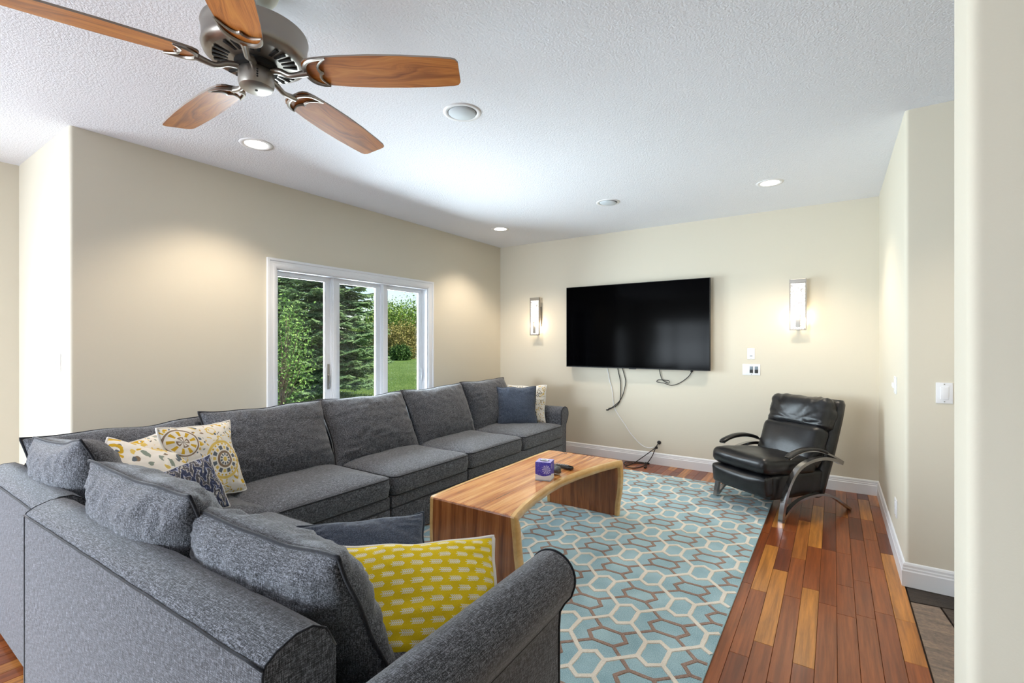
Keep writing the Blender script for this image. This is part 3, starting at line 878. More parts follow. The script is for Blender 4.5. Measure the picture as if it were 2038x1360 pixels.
throw('plain slate blue pillow leaning by the far rolled arm', (-2.965, 4.500, 0.690), (0.80, 0.60, 0.0), (-0.22, 0.22, 0.90), 0.45, 0.45, 0.15, BLUEG, 59.0, PIPEB, 0.005)
throw('yellow and white floral pillow half hidden against the far arm', (-2.98, 4.735, 0.690), (0.90, 0.42, 0.0), (-0.10, 0.22, 0.93), 0.45, 0.44, 0.13, FLO4, 61.0, PIPEW, 0.005)
throw('plain slate blue pillow propped behind the yellow pillow', (-1.555, 1.265, 0.545), (0.52, 0.82, -0.02), (-0.50, 0.30, 0.42), 0.52, 0.34, 0.13, BLUEG, 67.0, PIPEB, 0.006)
throw('bright yellow pillow printed with white feather arrows in the near arm corner', (-1.130, 1.120, 0.540), (0.68, 0.73, -0.03), (-0.46, 0.46, 0.55), 0.56, 0.44, 0.18, ARROW, 71.0, PIPEW, 0.009, 60, FLO2, pinch=0.06)

# ------------------------------------------------------------------ coffee table
TZ, TT = 0.455, 0.052
tbl = thing('coffee_table', 'waterfall coffee table of oiled hardwood with pale live edges', 'table', (-1.76, 2.93, 0.0145))
TY0, TY1 = 2.165, 3.700
def interp(pts, t):
    for (a, va), (b, vb) in zip(pts, pts[1:]):
        if t <= b: 
            k = (t - a) / (b - a); k = max(0, min(1, k)); return va + (vb - va) * k
    return pts[-1][1]
edgeR = [(2.165, -1.440), (2.36, -1.492), (2.54, -1.527), (2.75, -1.552), (2.95, -1.562), (3.2, -1.535), (3.45, -1.488), (3.60, -1.443), (3.70, -1.412)]
edgeL = [(2.165, -2.072), (2.40, -2.088), (2.7, -2.094), (3.0, -2.092), (3.4, -2.098), (3.70, -2.095)]
nearR = [(0, -1.388), (0.23, -1.417), (0.455, -1.440)]; nearL = [(0, -2.066), (0.25, -2.076), (0.455, -2.072)]
farR = [(0, -1.434), (0.09, -1.430), (0.19, -1.412), (0.31, -1.404), (0.455, -1.412)]; farL = [(0, -2.088), (0.455, -2.095)]
SW = 0.030
def table_part(name, samples, mat, side=None):
    """samples: (outer point (y,z), inner point (y,z), xl, xr) along the board"""
    V = []; F = []
    for (oy, oz), (iy, iz), xl, xr in samples:
        wl = 0.0; 
        if side == 'R': a, b = xr - SW, xr
        elif side == 'L': a, b = xl, xl + SW
        else: a, b = xl + SW, xr - SW
        bv = 0.006
        if side == 'R': pts = [(a, 0), (b - bv, 0), (b, 0.14), (b + 0.004, 0.5), (b, 0.86), (b - bv, 1), (a, 1)]
        elif side == 'L': pts = [(b, 0), (a + bv, 0), (a, 0.14), (a - 0.004, 0.5), (a, 0.86), (a + bv, 1), (b, 1)]
        else: pts = [(a, 0), (b, 0), (b, 1), (a, 1)]
        for x, f in pts: V.append((x + 1.76, oy + (iy - oy) * f - 2.93, oz + (iz - oz) * f))
    n = len(pts)
    for k in range(len(samples) - 1): F += [(k * n + i, k * n + (i + 1) % n, (k + 1) * n + (i + 1) % n, (k + 1) * n + i) for i in range(n)]
    F += [tuple(range(n)), tuple((len(samples) - 1) * n + i for i in reversed(range(n)))]
    if side == 'R': pass
    return mesh(name, V, F, mat, tbl, smooth=True, sharp=40)
H0 = TZ - 0.0145
leg_n = [((TY0, z), (TY0 + TT, z if z < H0 - TT else H0 - TT), interp(nearL, z), interp(nearR, z)) for z in np.linspace(0, H0 - 0.012, 9)]
corner_n = [((TY0, H0 - 0.012), (TY0 + TT, H0 - TT), nearL[-1][1], nearR[-1][1]), ((TY0 + 0.004, H0 - 0.004), (TY0 + TT, H0 - TT), nearL[-1][1], nearR[-1][1]), ((TY0 + 0.012, H0), (TY0 + TT, H0 - TT), nearL[-1][1], nearR[-1][1])]
top = [((y, H0), (min(max(y, TY0 + TT), TY1 - TT), H0 - TT), interp(edgeL, y), interp(edgeR, y)) for y in np.linspace(TY0 + 0.012, TY1 - 0.012, 33)]
corner_f = [((TY1 - 0.012, H0), (TY1 - TT, H0 - TT), farL[-1][1], farR[-1][1]), ((TY1 - 0.004, H0 - 0.004), (TY1 - TT, H0 - TT), farL[-1][1], farR[-1][1]), ((TY1, H0 - 0.012), (TY1 - TT, H0 - TT), farL[-1][1], farR[-1][1])]
leg_f = [((TY1, z), (TY1 - TT, z if z < H0 - TT else H0 - TT), interp(farL, z), interp(farR, z)) for z in np.linspace(H0 - 0.012, 0, 9)]
table_part('top', corner_n[1:] + top + corner_f[:2], HEART)
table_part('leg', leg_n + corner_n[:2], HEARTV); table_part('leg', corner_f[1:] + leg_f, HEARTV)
for sd in 'RL':
    table_part('live_edge', corner_n[1:] + top[1:-1] + corner_f[:2], SAP, sd)
    table_part('live_edge', leg_n + corner_n[:2], SAP, sd); table_part('live_edge', corner_f[1:] + leg_f, SAP, sd)
MB().lathe([(0.0, 0), (0.012, 0), (0.012, 0.0008), (0.0, 0.0008)], 14, Matrix.Translation((-1.90 + 1.76, 3.64 - 2.93, H0 + 0.0002)), cap=False).build('knot', m_tablewood('knot', [(0.3, lin(80, 46, 24)), (0.7, lin(150, 96, 54))]), tbl)

# tissue box, stone, remote
tb = thing('tissue_box', 'cube tissue box printed with blue night sky and white snow hill', 'tissue box', (-1.668, 2.885, TZ), R(16))
def m_snow():
    m = Mat('snow_print', 0.5, spec=0.3)
    x, y, z = m.sep(m.coords('Object'))
    cm = m.n('ShaderNodeCombineXYZ'); u_ = x + y
    hill = z.lt((u_ * 42 + 0.6).sin() * 0.007 + 0.040)
    m.link(u_, cm.inputs[0]); m.link(z, cm.inputs[1])
    v = m.voronoi(cm.outputs[0], 210); d = X(m.nt, v.outputs['Distance']); spk = d.lt(0.22)
    dx, dz = u_ + 0.030, z - 0.078; r = (dx * dx + dz * dz).sqrt(); th = dz.atan2(dx)
    flake = (th * 6).cos().abs().gt(0.90) * r.lt(0.030); ring = (r * 900).sin().gt(0.5) * (th * 6).cos().gt(0.2) * r.lt(0.030)
    dx, dz = u_ - 0.034, z - 0.098; r2 = (dx * dx + dz * dz).sqrt(); th2 = dz.atan2(dx)
    fl2 = (th2 * 6).cos().abs().gt(0.88) * r2.lt(0.017)
    sky = m.mix(spk * 0.75, lin(70, 62, 168), lin(210, 206, 240))
    sky = m.mix(flake.max(ring).max(fl2) * 0.8, sky, lin(226, 224, 246))
    snow = m.mix(z.lt(0.008), lin(222, 230, 240), lin(166, 184, 204))
    m.color(m.mix(hill, sky, snow)); return m
SNOW = m_snow(); LILAC = plain('lilac_card', (176, 166, 214), 0.5); TISSUE = plain('tissue_paper', (246, 246, 248), 0.9)
bw, bh = 0.054, 0.128
MB().rbox((-bw, -bw, 0), (bw, bw, bh - 0.001), 0.002).build('carton', SNOW, tb, True, 40)
# lid with an oval opening
V = []; F = []; n = 32
for k in range(n):
    g = 2 * math.pi * k / n; c_, s_ = math.cos(g), math.sin(g); q = max(abs(c_), abs(s_))
    V += [(c_ / q * (bw - 0.001), s_ / q * (bw - 0.001), bh), (0.034 * c_, 0.026 * s_, bh), (0.034 * c_, 0.026 * s_, bh - 0.001)]
for k in range(n): j = (k + 1) % n; F += [(k * 3, j * 3, j * 3 + 1, k * 3 + 1), (k * 3 + 1, j * 3 + 1, j * 3 + 2, k * 3 + 2)]
mesh('lid', V, F, LILAC, tb)
MB().lathe([(0.0, bh - 0.0006), (0.033, bh - 0.0006), (0.033, bh - 0.0002)], 24, Matrix.Diagonal((1, 0.76, 1, 1)), cap=False).build('opening', DARKM, tb)
V, F = soft_block(0.044, 0.020, 0.030, 0.008, 6, fn=lambda p: 0.010 * fbm(p, 60, 2))
mesh('tissue', [(x + 0.004, y + 0.002, z + bh - 0.004) for x, y, z in V], F, TISSUE, tb, True)
st = thing('stone', 'rough grey stone behind the tissue box', 'stone', (-1.668, 3.030, TZ))
V, F = soft_block(0.085, 0.062, 0.056, 0.024, 8, fn=lambda p: 0.016 * fbm(p, 24, 4.0, 4))
zm = min(v[2] for v in V)
m_st = Mat('rough_stone', 0.8); nz_ = m_st.noise(m_st.coords('Object'), 60, 5, 0.7); m_st.color(m_st.ramp(nz_, [(0.3, lin(52, 52, 50)), (0.6, lin(110, 110, 106)), (0.75, lin(164, 164, 158))])).bump(nz_, 0.6, 0.006)
mesh('body', [(x, y, z - zm) for x, y, z in V], F, m_st, st, True)
rc = thing('remote_control', 'black remote control lying near the far end of the coffee table', 'remote', (-1.700, 3.200, TZ), R(-6))
V, F = soft_block(0.185, 0.046, 0.024, 0.011, 8, fn=None)
V = [(x, y * (0.75 + 0.35 * (x / 0.185 + 0.5)), (z + 0.0125) * (0.7 + 0.5 * (x / 0.185 + 0.5)) + 0.010 * (1 - (x / 0.0925) ** 2) * 0.6) for x, y, z in V]
zm = min(v[2] for v in V); mesh('body', [(x, y, z - zm) for x, y, z in V], F, plain('gloss_black', (14, 14, 16), 0.2), rc, True)
for i in range(6):
    for j in (-1, 0, 1):
        MB().lathe([(0.0042, 0), (0.0042, 0.002), (0.003, 0.003)], 8, Matrix.Translation((-0.045 + i * 0.019, j * 0.0115, 0.0265 + 0.0006 * i))).build('button', GREYP, rc)

# ------------------------------------------------------------------ leather recliner
ch = thing('recliner_chair', 'black leather recliner with curved dark steel arms in the right corner', 'chair', (-0.393, 4.7745, 0.0), math.atan2(-0.571, 0.821))
def bar(name, yz, x, w, t, mat, parent=ch, n=6):
    return MB().tube([(x, p.y, p.z) for p in spline([(0, a, b) for a, b in yz], n)], 0, flat=(w, t, (1, 0, 0))).build(name, mat, parent, True, 40)
for sx in (-1, 1):
    x = 0.335 * sx
    fr = bar('side_frame', [(-0.392, 0.0145 if sx < 0 else 0.0), (-0.380, 0.08), (-0.352, 0.19), (-0.310, 0.285), (-0.250, 0.365), (-0.175, 0.420), (-0.070, 0.452), (0.060, 0.462), (0.190, 0.440), (0.292, 0.402)], x, 0.040, 0.026, GUN)
    bar('lower_arch', [(-0.372, 0.030), (-0.300, 0.098), (-0.200, 0.148), (-0.060, 0.172), (0.080, 0.166), (0.200, 0.128), (0.310, 0.062), (0.394, 0.008)], x, 0.036, 0.018, GUN)
    ar = bar('armrest', [(-0.315, 0.490), (-0.240, 0.520), (-0.140, 0.536), (-0.030, 0.532), (0.080, 0.508), (0.190, 0.466), (0.300, 0.412)], x, 0.036, 0.014, GUN)
    P = spline([(0, -0.335, 0.497), (0, -0.250, 0.529), (0, -0.150, 0.548), (0, -0.040, 0.546), (0, 0.050, 0.526), (0, 0.120, 0.500)], 5)
    V = []; F = []; n = 8
    for i, p in enumerate(P):
        f = min(1.0, 0.55 + 0.25 * min(i, len(P) - 1 - i))
        for k in range(n):
            g = 2 * math.pi * (k + 0.5) / n
            V.append((x + 0.030 * f * max(-1, min(1, 1.25 * math.cos(g))), p.y, p.z + 0.015 * f * max(-1, min(1, 1.25 * math.sin(g)))))
    for i in range(len(P) - 1): F += [(i * n + k, i * n + (k + 1) % n, (i + 1) * n + (k + 1) % n, (i + 1) * n + k) for k in range(n)]
    F += [tuple(range(n)), tuple((len(P) - 1) * n + k for k in range(n))]
    mesh('arm_pad', V, F, LEATHER, ar, True)
    for q in ((0.02, 0.150),):
        MB().rbox((sx * 0.27, q[0], q[1]), (sx * 0.335, q[0] + 0.04, q[1] + 0.028), 0.004).build('bracket', GUN, ch)
def wr_seat(p): return 0.005 * fbm(p, 9, 1.0, 3)
V, F = soft_block(0.575, 0.60, 0.135, 0.055, 14, (0.0, 0.018, 0.022), wr_seat)
Mx = Matrix.Translation((0, -0.205, 0.398)) @ Matrix.Rotation(R(-5), 4, 'X')
mesh('seat', [tuple(Mx @ Vector(v)) for v in V], F, LEATHER, ch, True)
V, F = soft_block(0.56, 0.10, 0.165, 0.03, 12, (0.0, 0.026, 0.0), lambda p: 0.003 * fbm(p, 11, 6.0, 3))
Mx = Matrix.Translation((0, -0.448, 0.262)) @ Matrix.Rotation(R(6), 4, 'X')
fo = mesh('footrest', [tuple(Mx @ Vector(v)) for v in V], F, LEATHER, ch, True)
MB().tube([(0.27, -0.470, 0.19), (0.275, -0.478, 0.26), (0.27, -0.478, 0.34)], 0.004, 6).build('seam', LEATHER, fo, True)
V, F = soft_block(0.55, 0.62, 0.20, 0.025, 10, (0.006, 0, 0.01), lambda p: 0.003 * fbm(p, 8, 2.0, 3))
Mx = Matrix.Translation((0, -0.115, 0.245))
mesh('base_panel', [tuple(Mx @ Vector(v)) for v in V], F, LEATHER, ch, True)
# back shell: lofted slab following the recline
def slab(name, pts, w, mat, rad, parent=ch, n=12):
    """pts: (front y,z),(rear y,z) pairs from bottom to top"""
    V = []; F = []
    for i, ((fy, fz), (ry, rz), hw) in enumerate(pts):
        loop = []
        for k in range(n): 
            g = R(180 + 180 * k / (n - 1))
            loop.append((hw * max(-1, min(1, 1.0 * math.copysign(abs(math.cos(g)) ** 0.35, math.cos(g)))), abs(math.sin(g)) ** 0.55))
        front = [(x, fy + (ry - fy) * (0.5 - 0.5 * s), fz + (rz - fz) * (0.5 - 0.5 * s)) for x, s in loop]
        rear = [(x, fy + (ry - fy) * (0.5 + 0.5 * s), fz + (rz - fz) * (0.5 + 0.5 * s)) for x, s in reversed(loop)]
        V += front + rear
    m = 2 * n
    for i in range(len(pts) - 1): F += [(i * m + k, i * m + (k + 1) % m, (i + 1) * m + (k + 1) % m, (i + 1) * m + k) for k in range(m)]
    F += [tuple(range(m - 1, -1, -1)), tuple((len(pts) - 1) * m + k for k in range(m))]
    return mesh(name, V, F, mat, parent, True, 70)
slab('back_shell', [((0.085, 0.115), (0.160, 0.110), 0.265), ((0.085, 0.140), (0.190, 0.130), 0.285), ((0.110, 0.25), (0.230, 0.24), 0.29), ((0.160, 0.42), (0.300, 0.39), 0.29), ((0.225, 0.60), (0.360, 0.57), 0.292), ((0.300, 0.78), (0.412, 0.75), 0.294), ((0.345, 0.885), (0.440, 0.870), 0.292), ((0.365, 0.915), (0.440, 0.905), 0.275)], 0.58, LEATHER, 0.03)
def wr_back(p): return 0.006 * fbm(p, 8, 3.0, 3)
def wr_head(p):
    if p.y < -0.2: return 0.0
    a = math.atan2(p.z + 0.10, p.x * 0.8); rr = math.hypot(p.x, p.z + 0.10)
    rid = 1 - abs(noise.noise(Vector((a * 4.5, rr * 3, 3.3)))) * 2.2
    return 0.011 * max(0, rid) * min(1, rr * 7) * 0.9 - 0.006 + 0.009 * fbm(p, 9, 9.0, 3)
V, F = soft_block(0.565, 0.15, 0.36, 0.060, 16, (0, 0.022, 0), wr_back)
Mx = frame_matrix(Vector((-0.005, 0.140, 0.520)), (1, 0, 0), (0, 0.915, -0.40))
mesh('back_cushion', [tuple(Mx @ Vector(v)) for v in V], F, LEATHER, ch, True)
V, F = soft_block(0.585, 0.155, 0.295, 0.062, 26, (0, 0.030, 0.0), wr_head)
Mx = frame_matrix(Vector((-0.005, 0.270, 0.780)), (1, 0, 0), (0, 0.94, -0.34))
mesh('headrest', [tuple(Mx @ Vector(v)) for v in V], F, LEATHER, ch, True)

# ------------------------------------------------------------------ television and its cables
tv = thing('television', 'large black flat-screen television hung on the beige wall', 'television', (-1.955, YB - 0.075, 1.100))
TW, TH = 1.715, 1.000
MB().rbox((-TW / 2, -0.022, 0), (TW / 2, 0.022, TH), 0.004).build('bezel', BLACKP, tv, True, 40)
MB().box((-TW / 2 + 0.006, -0.0235, 0.012), (TW / 2 - 0.006, -0.0215, TH - 0.006)).build('screen', SCREEN, tv)
MB().rbox((-0.55, 0.02, 0.15), (0.55, 0.055, 0.70), 0.01).build('rear_housing', BLACKP, tv, True, 40)
MB().rbox((-0.25, 0.05, 0.25), (0.25, 0.075, 0.60), 0.004).build('wall_bracket', BLACKP, tv)
MB().rbox((-0.04, -0.018, -0.006), (0.04, 0.014, 0.002), 0.003).build('sensor', BLACKP, tv)
def wp(u, v, y=YB - 0.012):
    """point on the television wall plane at a measured place"""
    yaw = math.atan(641 / 952); s_, c_ = math.sin(yaw), math.cos(yaw); r = (u - 1019) / 952; z = (683 - v) / 952
    d = Vector((-s_ + c_ * r, c_ + s_ * r, z)); t = y / d.y
    return (d.x * t, y, CAM_H + d.z * t)
def cable(name, label, pts, r, mat, ends=None, group=None, n=6):
    c = thing(name, label, 'cable', pts[0], 0, group); o0 = Vector(pts[0])
    MB().tube([p - o0 for p in spline(pts, n)], r, 8).build('cord', mat, c, True)
    for e, dv, rr, L in ends or []:
        e = Vector(e) - o0; dv = Vector(dv).normalized()
        MB().tube([e, e + dv * L * 0.75, e + dv * L], [rr, rr, rr * 0.7], 8).build('plug', BLACKP, c, True, 40)
    return c
cable('cable', 'thin white cable running from the television down to the wall grommet', [wp(1207, 728), wp(1210, 740), wp(1213, 757), wp(1218, 775), wp(1220, 795), wp(1223, 812), wp(1232, 828), wp(1243, 844), wp(1253, 860), wp(1268, 878), wp(1280, 888), wp(1292, 892, YB - 0.03), wp(1302, 890, YB - 0.04)], 0.0042, WHITEP)
cable('cable', 'black cable hanging straighter and left of its pair under the television', [wp(1228, 726), wp(1231, 742), wp(1235, 762), wp(1235, 785), wp(1233, 800), wp(1225, 809), wp(1216, 813, YB - 0.02)], 0.0046, BLACKP, [(wp(1216, 813, YB - 0.02), (-1, 0, -0.3), 0.009, 0.035)])
cable('cable', 'black cable bowing right of its pair under the television', [wp(1236, 726), wp(1241, 742), wp(1245, 760), wp(1241, 782), wp(1234, 797), wp(1225, 806), wp(1211, 816, YB - 0.018)], 0.0046, BLACKP, [(wp(1211, 816, YB - 0.018), (-1, 0, -0.15), 0.008, 0.030)])
loop = [wp(1312, 730), wp(1314, 745), wp(1319, 757), wp(1330, 763, YB - 0.02), wp(1331, 758, YB - 0.016), wp(1322, 757, YB - 0.020), wp(1311, 756, YB - 0.016), wp(1307, 760, YB - 0.014), wp(1314, 762, YB - 0.018), wp(1322, 763, YB - 0.02), wp(1333, 767), wp(1344, 766), wp(1357, 760), wp(1370, 750), wp(1376, 741)]
cable('cable', 'short black power cable looped under the right half of the television', loop, 0.0040, BLACKP, [(wp(1376, 741), (0.15, 0, 1), 0.011, 0.03)])
gr = thing('cable_grommet', 'round black cable grommet low on the beige wall', 'grommet', (wp(1312, 881, YB)[0], YB, wp(1312, 881, YB)[2]))
MB().lathe([(0.0, 0.012), (0.014, 0.012), (0.022, 0.008), (0.022, 0.0)], 20, Matrix.Rotation(R(90), 4, 'X'), cap=False).build('ring', BLACKP, gr, True, 40)
def fl(u, v, z=0.006):
    yaw = math.atan(641 / 952); s_, c_ = math.sin(yaw), math.cos(yaw); r = (u - 1019) / 952; d = Vector((-s_ + c_ * r, c_ + s_ * r, (683 - v) / 952)); t = (z - CAM_H) / d.z
    p = d * t; return (p.x, min(p.y, YB - 0.022), z)
k1 = wp(1310, 883, YB - 0.02); k2 = wp(1306, 889, YB - 0.05)
cable('cable', 'black cable curving from the grommet knot to the coil on the floor', [k1, k2, wp(1300, 895, YB - 0.055), wp(1285, 906, YB - 0.06), wp(1268, 918, YB - 0.07), fl(1255, 925), fl(1244, 926), fl(1243, 920), fl(1256, 919), fl(1272, 920), fl(1284, 922)], 0.0048, BLACKP, [(k2, (0.2, -0.1, -1), 0.016, 0.028), (fl(1284, 922, 0.010), (1, 0, 0), 0.011, 0.05)])
cable('cable', 'black cable dropping from the grommet knot to a plug on the floor', [k1, wp(1307, 888, YB - 0.045), wp(1303, 896, YB - 0.05), wp(1298, 908, YB - 0.06), wp(1289, 921, YB - 0.08), fl(1280, 928), fl(1262, 932), fl(1246, 929), fl(1248, 922), fl(1262, 922), fl(1278, 923), fl(1287, 927), fl(1285, 932)], 0.0048, BLACKP, [(fl(1286, 930, 0.010), (-0.2, -1, 0), 0.011, 0.04)])

# ------------------------------------------------------------------ wall sconces
CRACK = Mat('seeded_glass', 0.25, color=(1, 1, 1, 1)); vv = CRACK.voronoi(CRACK.coords('Object', (1, 1, 1)), 55, 'DISTANCE_TO_EDGE')
ck = X(CRACK.nt, vv.outputs['Distance']).lt(0.05); CRACK.color(CRACK.mix(ck, (0.93, 0.92, 0.90, 1), (0.35, 0.34, 0.33, 1)))
CRACK.link(CRACK.mix(ck, (1.0, 0.95, 0.88, 1), (0.30, 0.27, 0.25, 1)), CRACK.b.inputs['Emission Color']); CRACK.b.inputs['Emission Strength'].default_value = 0.28
BULB = m_emit('warm_bulb', (1.0, 0.80, 0.55), 18)
def sconce(label, xc, zc):
    s_ = thing('wall_sconce', label, 'sconce', (xc, YB, zc - 0.25), 0, 'wall sconces flanking the television')
    W_, H_ = 0.136, 0.500; D0 = -0.085
    MB().rbox((-0.055, -0.018, 0.12), (0.055, 0, 0.38), 0.004).build('backplate', PEWTER, s_)
    MB().rbox((-W_ / 2, D0 - 0.010, H_ - 0.040), (W_ / 2, D0 + 0.010, H_), 0.003).rbox((-0.012, D0, H_ - 0.03), (0.012, 0, H_ - 0.01), 0.002).build('top_bar', NICKEL, s_)
    MB().rbox((-W_ / 2, D0 - 0.010, 0), (W_ / 2, D0 + 0.010, 0.010), 0.002).rbox((-0.012, D0, 0.0), (0.012, 0, 0.010), 0.002).build('bottom_bar', NICKEL, s_)
    for sx in (-1, 1): MB().box((sx * W_ / 2 - 0.003, D0 - 0.012, 0), (sx * W_ / 2 + 0.003, D0 + 0.012, H_)).build('side_rail', PEWTER, s_)
    MB().rbox((-W_ / 2 + 0.006, D0 - 0.006, 0.010), (W_ / 2 - 0.006, D0 + 0.004, H_ - 0.040), 0.002).build('glass_panel', CRACK, s_)
    MB().rbox((-0.018, D0 - 0.016, 0.030), (0.018, D0 - 0.006, 0.180), 0.002).build('front_bar', NICKEL, s_)
    b = MB().lathe([(0.004, 0), (0.011, 0.01), (0.012, 0.06), (0.006, 0.08)], 14, Matrix.Translation((0, -0.045, 0.09))).build('bulb', BULB, s_, True)
    for sx in (-1, 1):
        l = add_light('POINT', 'sconce_lamp', (xc + sx * 0.03, YB - 0.040, zc - 0.115), 0.65, (1.0, 0.80, 0.58), shadow_soft_size=0.02)
    l = add_light('POINT', 'sconce_lamp', (xc, YB - 0.16, zc - 0.10), 0.5, (1.0, 0.82, 0.62), shadow_soft_size=0.05)
sconce('glowing crackled-glass wall sconce left of the television', -3.285, 1.752)
sconce('glowing crackled-glass wall sconce right of the television', -0.292, 1.775)

# ------------------------------------------------------------------ switches and outlets
def plate(name, label, loc, rz, w, h, parts, cat='switch'):
    p = thing(name, label, cat, loc, rz)          # local: wall plane x-z, front towards -y
    MB().rbox((-w / 2, -0.006, -h / 2), (w / 2, 0.0, h / 2), 0.003).build('cover_plate', WHITEP, p, True, 40)
    for nm, (a, b), (c, d), dep, mt in parts: MB().rbox((a, -0.006 - dep, c), (b, -0.004, d), 0.0015).build(nm, mt, p, True, 40)
    for sz in (-1, 1): MB().lathe([(0.003, 0), (0.003, 0.0012)], 10, Matrix.Translation((0, -0.006, sz * h * 0.42)) @ Matrix.Rotation(R(90), 4, 'X')).build('screw', NICKEL, p)
    return p
plate('wall_switch', 'white slider switch plate alone above the three-gang plate', (-0.714, YB, 1.288), 0, 0.070, 0.114, [('slider', (-0.016, 0.016), (-0.034, 0.034), 0.003, WHITEP), ('tab', (-0.012, 0.012), (-0.026, -0.018), 0.006, GREYP)])
plate('wall_switch', 'wide white plate with one white rocker and two dark switches', (-0.712, YB, 1.124), 0, 0.166, 0.114, [('rocker', (-0.062, -0.030), (-0.034, 0.034), 0.003, WHITEP)] + [q for cx in (0.000, 0.047) for q in (('keypad', (cx - 0.016, cx + 0.016), (-0.034, 0.0), 0.003, BLACKP), ('keypad', (cx - 0.016, cx + 0.016), (0.0, 0.034), 0.003, GREYP))])
plate('wall_switch', 'white rocker switch plate on the hallway wall', (0.510, YH, 1.121), 0, 0.072, 0.116, [('rocker', (-0.017, 0.017), (-0.034, 0.034), 0.004, WHITEP)])
plate('wall_switch', 'white dimmer plate with a knob on the left return wall', (-4.128, YO, 1.275), 0, 0.116, 0.116, [('rocker', (0.012, 0.044), (-0.034, 0.034), 0.003, WHITEP), ('knob', (-0.042, -0.012), (-0.014, 0.014), 0.020, WHITEP)])
plate('wall_switch', 'white double toggle plate at chest height on the right wall', (XR, 4.055, 1.121), R(-90), 0.116, 0.114, [('toggle', (-0.030, -0.018), (-0.012, 0.014), 0.014, WHITEP), ('toggle', (0.018, 0.030), (-0.018, 0.008), 0.014, WHITEP)])
plate('wall_outlet', 'white outlet plate low on the right wall', (XR, 4.020, 0.318), R(-90), 0.116, 0.114, [('socket', (-0.017, 0.017), (0.006, 0.036), 0.002, WHITEP), ('socket', (-0.017, 0.017), (-0.036, -0.006), 0.002, WHITEP)], 'outlet')

# ------------------------------------------------------------------ recessed lights and ceiling speakers
LENS = m_emit('lit_lens', (1.0, 0.93, 0.82), 14)
def downlight(label, x, y, e=42, lens=True):
    d = thing('recessed_light', label, 'ceiling light', (x, y, CEIL), 0, 'recessed ceiling lights')
    MB().lathe([(0.070, 0.0), (0.072, -0.004), (0.100, -0.005), (0.104, 0.0)], 36, cap=False).build('trim_ring', WHITEP, d, True)
    MB().lathe([(0.0, -0.0015), (0.070, -0.0015), (0.071, 0.0)], 36, cap=False).build('lens', LENS, d)
    add_light('SPOT', 'recessed_lamp', (x, y, CEIL - 0.03), e * 1.3, (1.0, 0.85, 0.68), (0, 0, 0), spot_size=R(118), spot_blend=0.6, shadow_soft_size=0.06)
downlight('lit recessed ceiling light left of the fan above the window wall', -3.235, 1.714)
downlight('lit recessed ceiling light in the far corner by the left sconce', -3.259, 4.596)
downlight('lit recessed ceiling light above the recliner near the right sconce', -0.447, 4.531)
downlight('recessed ceiling light over the hallway slate floor', 0.95, 2.55, 30)
def speaker(label, x, y, tilt=0.0):
    s_ = thing('ceiling_speaker', label, 'speaker', (x, y, CEIL), 0, 'ceiling speakers')
    MB().lathe([(0.083, 0.0), (0.085, -0.004), (0.108, -0.005), (0.112, 0.0)], 40, cap=False).build('trim_ring', WHITEP, s_, True)
    MB().lathe([(0.0, -0.0008), (0.084, -0.0008)], 40, cap=False).build('recess', DARKM, s_)
    MB().lathe([(0.0, -0.012), (0.074, -0.011), (0.080, -0.006), (0.080, 0.0)], 40, Matrix.Translation((0, 0, -0.001)) @ Matrix.Rotation(R(tilt), 4, 'Y'), cap=False).build('grille', plain('pale_grille', (206, 214, 220), 0.8), s_, True)
speaker('round white ceiling speaker beside the fan', -1.796, 2.149, 1.5)
speaker('round ceiling speaker with tilted grille nearer the television', -1.790, 4.299, 5.0)

# ------------------------------------------------------------------ ceiling fan
FX, FY, FZ = -1.830, 0.970, 2.440
fan = thing('ceiling_fan', 'five-blade ceiling fan with oak blades and brushed pewter motor', 'ceiling fan', (FX, FY, FZ))
MB().lathe([(0.0, CEIL - FZ - 0.062), (0.022, CEIL - FZ - 0.062), (0.050, CEIL - FZ - 0.050), (0.072, CEIL - FZ - 0.020), (0.078, CEIL - FZ - 0.004), (0.078, CEIL - FZ)], 32, cap=False).build('canopy', plain('cream_canopy', (222, 224, 214), 0.5), fan, True, 50)
MB().lathe([(0.0125, 0.12), (0.0125, CEIL - FZ - 0.058)], 16).build('downrod', PEWTER, fan, True, 50)
MB().lathe([(0.013, 0.155), (0.045, 0.152), (0.120, 0.150), (0.172, 0.146), (0.182, 0.140), (0.184, 0.132), (0.180, 0.120), (0.178, 0.085), (0.180, 0.070), (0.182, 0.058), (0.176, 0.044), (0.160, 0.034), (0.150, 0.031)], 56, cap=False).build('motor_housing', PEWTER, fan, True, 40)
MB().lathe([(0.150, 0.031), (0.100, 0.026), (0.075, 0.022)], 56, cap=False).build('vent_plate', PEWTER, fan, True, 40)
MB().lathe([(0.075, 0.022), (0.074, 0.002), (0.060, -0.002), (0.0, -0.002)], 40, cap=False).build('flywheel', DARKM, fan, True, 40)
for k in range(30):
    if k % 6 == 5: continue
    g = 2 * math.pi * k / 30; M_ = Matrix.Rotation(g, 4, 'Z') @ Matrix.Translation((0.119, 0, 0.0275))
    MB().rbox((-0.026, -0.0065, -0.003), (0.026, 0.0065, 0.0015), 0.0025, M_).build('vent_slot', DARKM, fan)
cup = MB().lathe([(0.056, 0.0), (0.062, -0.008), (0.062, -0.052), (0.058, -0.066), (0.046, -0.074), (0.0, -0.075)], 40, cap=False).build('switch_cup', PEWTER, fan, True, 40)
MB().lathe([(0.0, -0.0765), (0.005, -0.0765), (0.006, -0.073)], 14, cap=False).build('screw', DARKM, cup)
